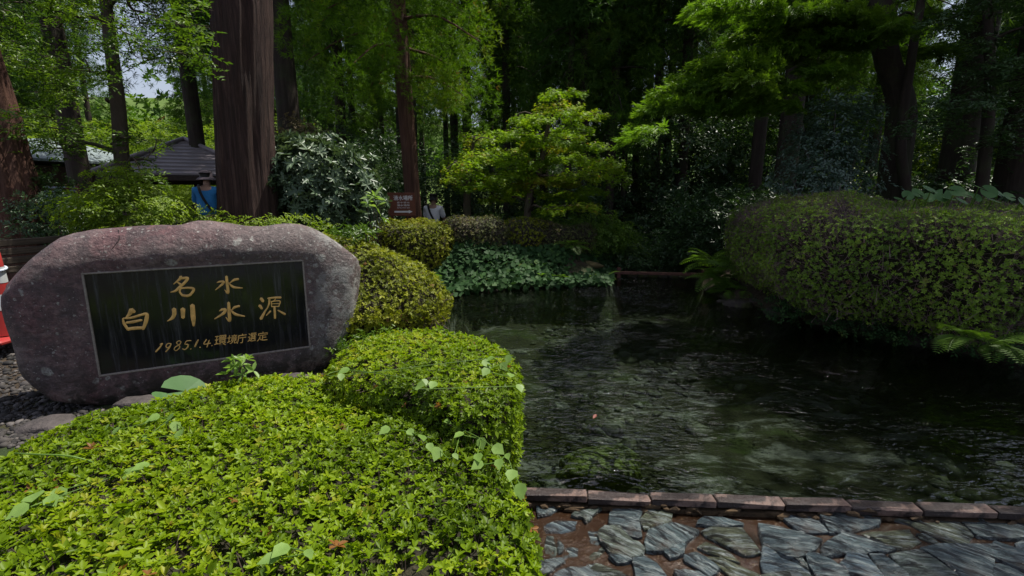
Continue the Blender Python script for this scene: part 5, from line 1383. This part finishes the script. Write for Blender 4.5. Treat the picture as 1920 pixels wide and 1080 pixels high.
sign_text('용수장소', .03, .03, .03, .22); sign_text('涌水场所', .03, -.018, .034, .22); sign_text('Spring water area', .03, -.062, .024, .22, .004)
ar = MB().add([(-.13, -.0185, zc - .115), (.12, -.0185, zc - .115), (.12, -.0185, zc - .145), (-.13, -.0185, zc - .145)], [(3, 2, 1, 0)]).add([(.12, -.0188, zc - .10), (.185, -.0188, zc - .13), (.12, -.0188, zc - .16)], [(2, 1, 0)])
add('arrow', ar.mesh('arrow'), M['white'], sg)

# ------------------------------------------------------------------ traffic cone, plank fence
M['cone'] = flat_mat('red_cone_plastic', (.30, .028, .026), .45, .15, 5)
M['band'] = flat_mat('grey_white_band', (.45, .47, .47), .5, .2, 8)
cz0 = gp(1, 633, .31); cb = cz0
cn = thing('traffic_cone', 'red and white striped traffic cone behind the left end of the monument', 'cone', cb)
cn.rotation_euler.y = .13
def ringsurf(prof, seg=28):
    a = np.arange(seg) / seg * 2 * math.pi; V = np.concatenate([np.stack([np.cos(a) * r_, np.sin(a) * r_, np.full(seg, z)], 1) for r_, z in prof])
    return V, [(i * seg + j, i * seg + (j + 1) % seg, (i + 1) * seg + (j + 1) % seg, (i + 1) * seg + j) for i in range(len(prof) - 1) for j in range(seg)]
HC = .78
rc = lambda z: .135 + (.038 - .135) * (z - .05) / (HC - .05)
zs = [.05, .28, .42, .52, .66, HC]
for k, nm in enumerate(('cone_body', 'stripe', 'cone_body', 'stripe', 'cone_body')):
    z0_, z1_ = zs[k], zs[k + 1]; e = .0025 if nm == 'stripe' else 0
    prof = [(rc(z0_) + e, z0_), (rc(z1_) + e, z1_)]
    if k == 4: prof += [(rc(z1_) - .012, z1_ + .012), (.001, z1_ + .013)]
    mb = MB().add(*ringsurf(prof)); add(nm, mb.mesh(nm, True), M['band'] if nm == 'stripe' else M['cone'], cn)
add('base', MB().box((0, 0, .02), (.38, .38, .04), None, .012).mesh('base'), M['cone'], cn)
tr = np.array([(math.cos(a) * (rc(.635) + .012), math.sin(a) * (rc(.635) + .012), .635 + .012 * math.sin(a * 1.0)) for a in np.linspace(0, 2 * math.pi, 25)])
add('rope', MB().tube(tr, .010, 6).mesh('rope', True), flat_mat('pale_blue_rope', (.45, .5, .58), .6, .2, 40), cn)
M['plank'] = flat_mat('weathered_wood', (.055, .042, .03), .85, .5, 8, .01, .3, 0, (.5, 6, 6))
p0, p1 = at(12, 470, 4.9), at(112, 468, 5.3)
pf = thing('plank_fence', 'low fence of weathered stacked planks between the cone and the monument', 'fence', np.array([(p0[0] + p1[0]) / 2, (p0[1] + p1[1]) / 2, .28]), None, math.atan2(p1[1] - p0[1], p1[0] - p0[0]))
for k, py in enumerate((452, 468, 484, 500)):
    z = at(60, py, 5.1)[2] - .28
    add('plank', MB().box((rng.normal(-.2, .02), 0, z), (1.25, .045, .07), None, .008).mesh('plank'), M['plank'], pf)
for s_ in (-.7, .2): add('post', MB().box((s_, .06, .35), (.07, .07, .8), None, .01).mesh('post'), M['plank'], pf)

# ------------------------------------------------------------------ pavilion with lapped roof
M['roof'] = flat_mat('grey_purple_roofing', (.20, .172, .18), .5, .15, 3)
M['beam'] = flat_mat('dark_timber', (.035, .022, .017), .7, .4, 12, .004)
gc = at(345, 263, 14.0); gbase = np.array([gc[0], 14.0, gz(gc[0], 14.0)])
pv = thing('pavilion', 'open wooden pavilion with hipped grey roof left of the massive cedar', 'pavilion', gbase, None, math.radians(30))
apex = gc[2] - gbase[2]; eave = apex - .98; hw = 1.75
for k in range(4):
    mb = MB(); nst = 10
    for s_ in range(nst):
        u0, u1 = s_ / nst, (s_ + 1.0) / nst
        h0, h1 = hw * u0, hw * u1; za, zb = apex + (eave - apex) * u0, apex + (eave - apex) * u1
        l = .035
        mb.add([(-h0, -h0 - .001, za), (h0, -h0 - .001, za), (h1, -h1, zb + l), (-h1, -h1, zb + l), (h1, -h1, zb - .012), (-h1, -h1, zb - .012)], [(3, 2, 1, 0), (5, 4, 2, 3)])
    V = np.concatenate(mb.v) @ rotz(k * math.pi / 2).T
    add('roof_slope', make_mesh('roof_slope', V, mb.f), M['roof'], pv)
    d = rotz(k * math.pi / 2) @ np.array([hw, -hw, 0])
    add('hip_ridge', MB().tube([(0, 0, apex + .05), d * .5 + np.array([0, 0, (apex + eave) / 2 + .06]), d * 1.01 + np.array([0, 0, eave + .05])], .06, 8).mesh('hip_ridge', True), M['roof'], pv)
    cpos = rotz(k * math.pi / 2) @ np.array([hw - .5, -(hw - .5), 0])
    add('post', MB().box(cpos + np.array([0, 0, eave / 2 + .05]), (.15, .15, eave + .1), None, .01).mesh('post'), M['beam'], pv)
    c2_ = rotz(k * math.pi / 2) @ np.array([0, -(hw - .5), 0])
    add('beam', MB().box(c2_ + np.array([0, 0, eave - .12]), (2 * hw - 1.16, .12, .18), rotz(k * math.pi / 2), .008).mesh('beam'), M['beam'], pv)
    c3_ = rotz(k * math.pi / 2) @ np.array([0, -(hw - .02), 0])
    add('fascia', MB().box(c3_ + np.array([0, 0, eave - .085]), (2 * hw - .08, .03, .13), rotz(k * math.pi / 2), .004).mesh('fascia'), M['beam'], pv)
    add('handrail', MB().box(c2_ + np.array([0, 0, .95]), (2 * hw - 1.16, .07, .09), rotz(k * math.pi / 2), .008).mesh('handrail'), M['beam'], pv)
    add('bench', MB().box(c2_ * .8 + np.array([0, 0, .43]), (2 * hw - 1.9, .38, .05), rotz(k * math.pi / 2), .008).mesh('bench'), M['beam'], pv)
# smaller dark building with a pale teal roof, far left
bc = at(55, 330, 13.0); bb_ = np.array([bc[0], 13.0, gz(bc[0], 13.0)])
hs = thing('rest_house', 'dark timber building under a pale teal roof at the far left', 'building', bb_, None, math.radians(-12))
za = at(60, 288, 13)[2] - bb_[2]; ze = at(60, 300, 13)[2] - bb_[2]
M['teal'] = flat_mat('teal_metal_roof', (.15, .19, .19), .5, .15, 4)
rm = MB().add([(-2.2, -1.4, ze), (1.15, -1.4, ze), (.3, .6, za + .45), (-2.2, .6, za + .45), (1.15, 2.6, ze), (-2.2, 2.6, ze), (-2.2, -1.4, ze - .06), (1.15, -1.4, ze - .06), (1.15, 2.6, ze - .06), (-2.2, 2.6, ze - .06)],
              [(0, 1, 2, 3), (3, 2, 4, 5), (1, 4, 2), (6, 7, 1, 0), (7, 8, 4, 1), (9, 8, 7, 6)])
add('roof', rm.mesh('roof'), M['teal'], hs)
add('wall', MB().box((-.8, .7, ze / 2 - .1), (2.9, 2.7, ze - .1)).mesh('wall'), flat_mat('brown_boards', (.07, .045, .03), .8, .3, 10, .004, .3, 0, (6, 6, .5)), hs)
add('window', MB().box((-.25, -.67, ze * .6), (.9, .03, .8), None, .01).mesh('window'), flat_mat('dark_glass', (.012, .014, .018), .1, .2, 3, 0, .8), hs)
add('window_frame', MB().box((-.25, -.66, ze * .6 + .43), (1.02, .05, .06)).box((-.25, -.66, ze * .6 - .43), (1.02, .05, .06)).box((-.73, -.66, ze * .6), (.06, .05, .79)).box((.23, -.66, ze * .6), (.06, .05, .79)).mesh('window_frame'), M['beam'], hs)
rc_ = at(122, 365, 9.5)
rl_ = thing('railing', 'pale blue barred railing with dark red posts beyond the left shrubs', 'railing', np.array([rc_[0], 9.5, gz(rc_[0], 9.5)]))
rb0 = np.array(rl_.location); M['rail'] = flat_mat('pale_blue_rail', (.22, .25, .34), .5, .2, 5); M['redpost'] = flat_mat('dark_red_paint', (.09, .015, .014), .6, .3, 6)
for py in (352, 359, 368, 378): add('rail_bar', MB().tube([at(84, py, 9.4) - rb0, at(146, py - 1, 9.6) - rb0], .018, 8).mesh('rail_bar', True), M['rail'], rl_)
for px in (98, 122, 142):
    q_ = at(px, 350, 9.5) - rb0; add('post', MB().box((q_[0], q_[1] + .04, q_[2] / 2), (.07, .05, q_[2] + .1), None, .008).mesh('post'), M['redpost'], rl_)

# ------------------------------------------------------------------ people
def skin(name, pts, edges, radii, mat, parent, sub=2):
    me = bpy.data.meshes.new(name); me.from_pydata([tuple(map(float, p)) for p in pts], edges, [])
    o = bpy.data.objects.new(name, me); COL.objects.link(o)
    mo = o.modifiers.new('skin', 'SKIN'); mo.use_smooth_shade = True
    for k, r_ in enumerate(radii):
        sv_ = me.skin_vertices[0].data[k]; sv_.radius = (r_, r_) if np.isscalar(r_) else r_; sv_.use_root = (k == 0)
    s2 = o.modifiers.new('sub', 'SUBSURF'); s2.levels = sub; s2.render_levels = sub
    dg = bpy.context.evaluated_depsgraph_get(); dg.update()
    m2 = bpy.data.meshes.new_from_object(o.evaluated_get(dg)); m2.name = name
    bpy.data.objects.remove(o); bpy.data.meshes.remove(me)
    m2.materials.clear()
    m2.polygons.foreach_set('use_smooth', np.ones(len(m2.polygons), dtype=bool))
    return add(name, m2, mat, parent)
M['skin'] = flat_mat('skin', (.36, .21, .15), .5, .1, 8)
M['hair'] = flat_mat('black_hair', (.012, .010, .010), .5, .4, 60, .003)
def person(label, loc, rz, H, shirt, pants, hat=None, bend=.12, strap=None, arms=((.12, .25), (.12, .25))):
    """seen from behind or the side: local +Y is the way the person faces"""
    k = H / 1.72; root = thing('person', label, 'person', loc, None, rz)
    b = bend
    pel = np.array([0, 0, .92]); wa = np.array([0, .03 * b, 1.06]); ch = np.array([0, .30 * b, 1.27]); sh_ = np.array([0, .48 * b, 1.41]); nk = np.array([0, .58 * b, 1.48]); hd = np.array([0, .62 * b + .035, 1.60]); tp = np.array([0, .62 * b + .02, 1.69])
    pts = [pel, wa, ch, sh_, nk, hd, tp]; ed = [(0, 1), (1, 2), (2, 3), (3, 4), (4, 5), (5, 6)]; rad = [(.145, .11), (.135, .10), (.155, .105), (.12, .075), .052, (.075, .09), (.055, .065)]
    for s_, (fw, ou) in zip((-1, 1), arms):
        i0 = len(pts); S0 = sh_ + np.array([s_ * .175, 0, -.015]); E0 = S0 + np.array([s_ * .06, .04 + fw * .5, -.27]); W0 = E0 + np.array([-s_ * .05 * (1 + ou), .10 + fw, -.20 + fw * .4])
        hnd = unit(W0 - E0); PALM = W0 + hnd * .07
        pts += [S0, (S0 + E0) / 2, E0, (E0 + W0) / 2, W0, PALM]; ed += [(3, i0), (i0, i0 + 1), (i0 + 1, i0 + 2), (i0 + 2, i0 + 3), (i0 + 3, i0 + 4), (i0 + 4, i0 + 5)]; rad += [.062, .05, .043, .04, .029, (.04, .02)]
        sd_ = unit(np.cross(hnd, [0, 0, 1.0]) if abs(hnd[2]) < .9 else np.array([0, 1.0, 0]))
        for q_, (sp_, ln) in enumerate(((-.028, .075), (-.009, .085), (.010, .08), (.028, .062))):
            j = len(pts); a_ = PALM + sd_ * sp_ + hnd * .03; pts += [a_, a_ + hnd * ln * .55 + np.array([0, .0, -.01]), a_ + hnd * ln * .9 + np.array([0, -.01, -.03])]; ed += [(i0 + 5, j), (j, j + 1), (j + 1, j + 2)]; rad += [.009, .0085, .007]
        j = len(pts); a_ = W0 + hnd * .03 - sd_ * .035; pts += [a_, a_ + hnd * .045 - sd_ * .018]; ed += [(i0 + 5, j), (j, j + 1)]; rad += [.011, .008]
    for s_ in (-1, 1):
        i0 = len(pts); pts += [np.array([s_ * .09, 0, .88]), np.array([s_ * .10, .02, .49]), np.array([s_ * .10, -.01, .08]), np.array([s_ * .105, .10, .035]), np.array([s_ * .11, .17, .025])]
        ed += [(0, i0), (i0, i0 + 1), (i0 + 1, i0 + 2), (i0 + 2, i0 + 3), (i0 + 3, i0 + 4)]; rad += [.095, .058, .042, (.038, .032), (.035, .022)]
    skin('body', np.array(pts) * k, ed, [tuple(np.array(r_) * k) if not np.isscalar(r_) else r_ * k for r_ in rad], M['skin'], root)
    # shirt: torso and short sleeves; trousers; hair; face; ears
    cp, ce, cr_ = [pts[0] + np.array([0, 0, -.02]), wa, ch, sh_, sh_ + (nk - sh_) * .5], [(0, 1), (1, 2), (2, 3), (3, 4)], [(.168, .135), (.165, .128), (.178, .128), (.138, .098), (.075, .07)]
    for s_, i0 in ((-1, 7), (1, 7 + 6 + 14)):
        j = len(cp); cp += [pts[i0], pts[i0 + 1], pts[i0 + 1] * .25 + pts[i0 + 2] * .75]; ce += [(3, j), (j, j + 1), (j + 1, j + 2)]; cr_ += [.082, .075, .068]
    skin('shirt', np.array(cp) * k, ce, [tuple(np.array(r_) * k) if not np.isscalar(r_) else r_ * k for r_ in cr_], shirt, root)
    tp_, te, tr_ = [np.array([0, 0, .95])], [], [(.16, .13)]
    for s_ in (-1, 1):
        j = len(tp_); tp_ += [np.array([s_ * .09, 0, .86]), np.array([s_ * .10, .02, .49]), np.array([s_ * .10, -.01, .10])]; te += [(0, j), (j, j + 1), (j + 1, j + 2)]; tr_ += [.115, .082, .068]
    skin('trousers', np.array(tp_) * k, te, [tuple(np.array(r_) * k) if not np.isscalar(r_) else r_ * k for r_ in tr_], pants, root)
    hv = [hd + np.array([0, -.02, .03]), tp + np.array([0, -.015, .0]), hd + np.array([0, -.045, -.03])]
    skin('hair', np.array(hv) * k, [(0, 1), (0, 2)], [(.088 * k, .095 * k), (.066 * k, .075 * k), (.075 * k, .06 * k)], M['hair'], root)
    fc = MB()
    for s_ in (-1, 1):
        for z_, y_, rr_ in ((.0, .098, .010),): fc.add(*tube([hd * k + np.array([s_ * .032, y_, z_]) * k, hd * k + np.array([s_ * .032, y_ + .008, z_]) * k], .010 * k, 6))
        fc.add(*tube([hd * k + np.array([s_ * .078, -.005, -.03]) * k, hd * k + np.array([s_ * .088, -.01, .0]) * k, hd * k + np.array([s_ * .080, -.01, .03]) * k], [.008, .014, .009], 6))
    fc.add(*tube([hd * k + np.array([0, .095, .005]) * k, hd * k + np.array([0, .118, -.03]) * k], [.008, .014], 6)); fc.add(*tube([hd * k + np.array([-.022, .094, -.055]) * k, hd * k + np.array([.022, .094, -.055]) * k], .006, 5))
    add('face', fc.mesh('face', True), M['skin'], root)
    if hat is not None:
        c_ = (tp + np.array([0, .0, -.03])) * k
        V, F = ringsurf([(.165, -.075), (.14, -.045), (.108, -.025), (.10, .05), (.075, .085), (.001, .095)], 24); V = V * k + c_
        add('hat', MB().add(V, F).mesh('hat', True), hat, root)
    if strap is not None:
        a0 = (sh_ + np.array([-.10, -.10, .075])) * k; a1 = (ch + np.array([-.02, -.155, .0])) * k; a2 = (wa + np.array([.13, -.13, -.05])) * k
        P = smooth_path([(sh_ + np.array([-.10, .06, .08])) * k, a0, a1, a2], 12)
        V = np.concatenate([P + np.array([-.022, 0, 0]), P + np.array([.022, 0, .01])]); n_ = len(P)
        add('strap', MB().add(V, [(i, i + 1, n_ + i + 1, n_ + i) for i in range(n_ - 1)]).mesh('strap'), strap, root)
    return root
M['black'] = flat_mat('black_cloth', (.012, .012, .014), .8, .3, 20)
p_ = ground_at(384, 8.8); p_[2] = at(384, 322, 8.8)[2] - 1.70
person('person in a blue shirt and brimmed hat seen from behind left of the massive cedar', p_, .25, 1.70, flat_mat('blue_cloth', (.02, .17, .42), .8, .15, 14), M['black'], flat_mat('grey_purple_hat', (.11, .085, .10), .8, .2, 14), .25, M['black'])
p_ = ground_at(810, 11.0); p_[2] = at(810, 366, 11.0)[2] - 1.60
person('person in a white shirt seen from behind, right of the signboard', p_, -.15, 1.62, flat_mat('white_cloth', (.78, .76, .82), .8, .08, 14), M['black'], None, .15, M['black'])
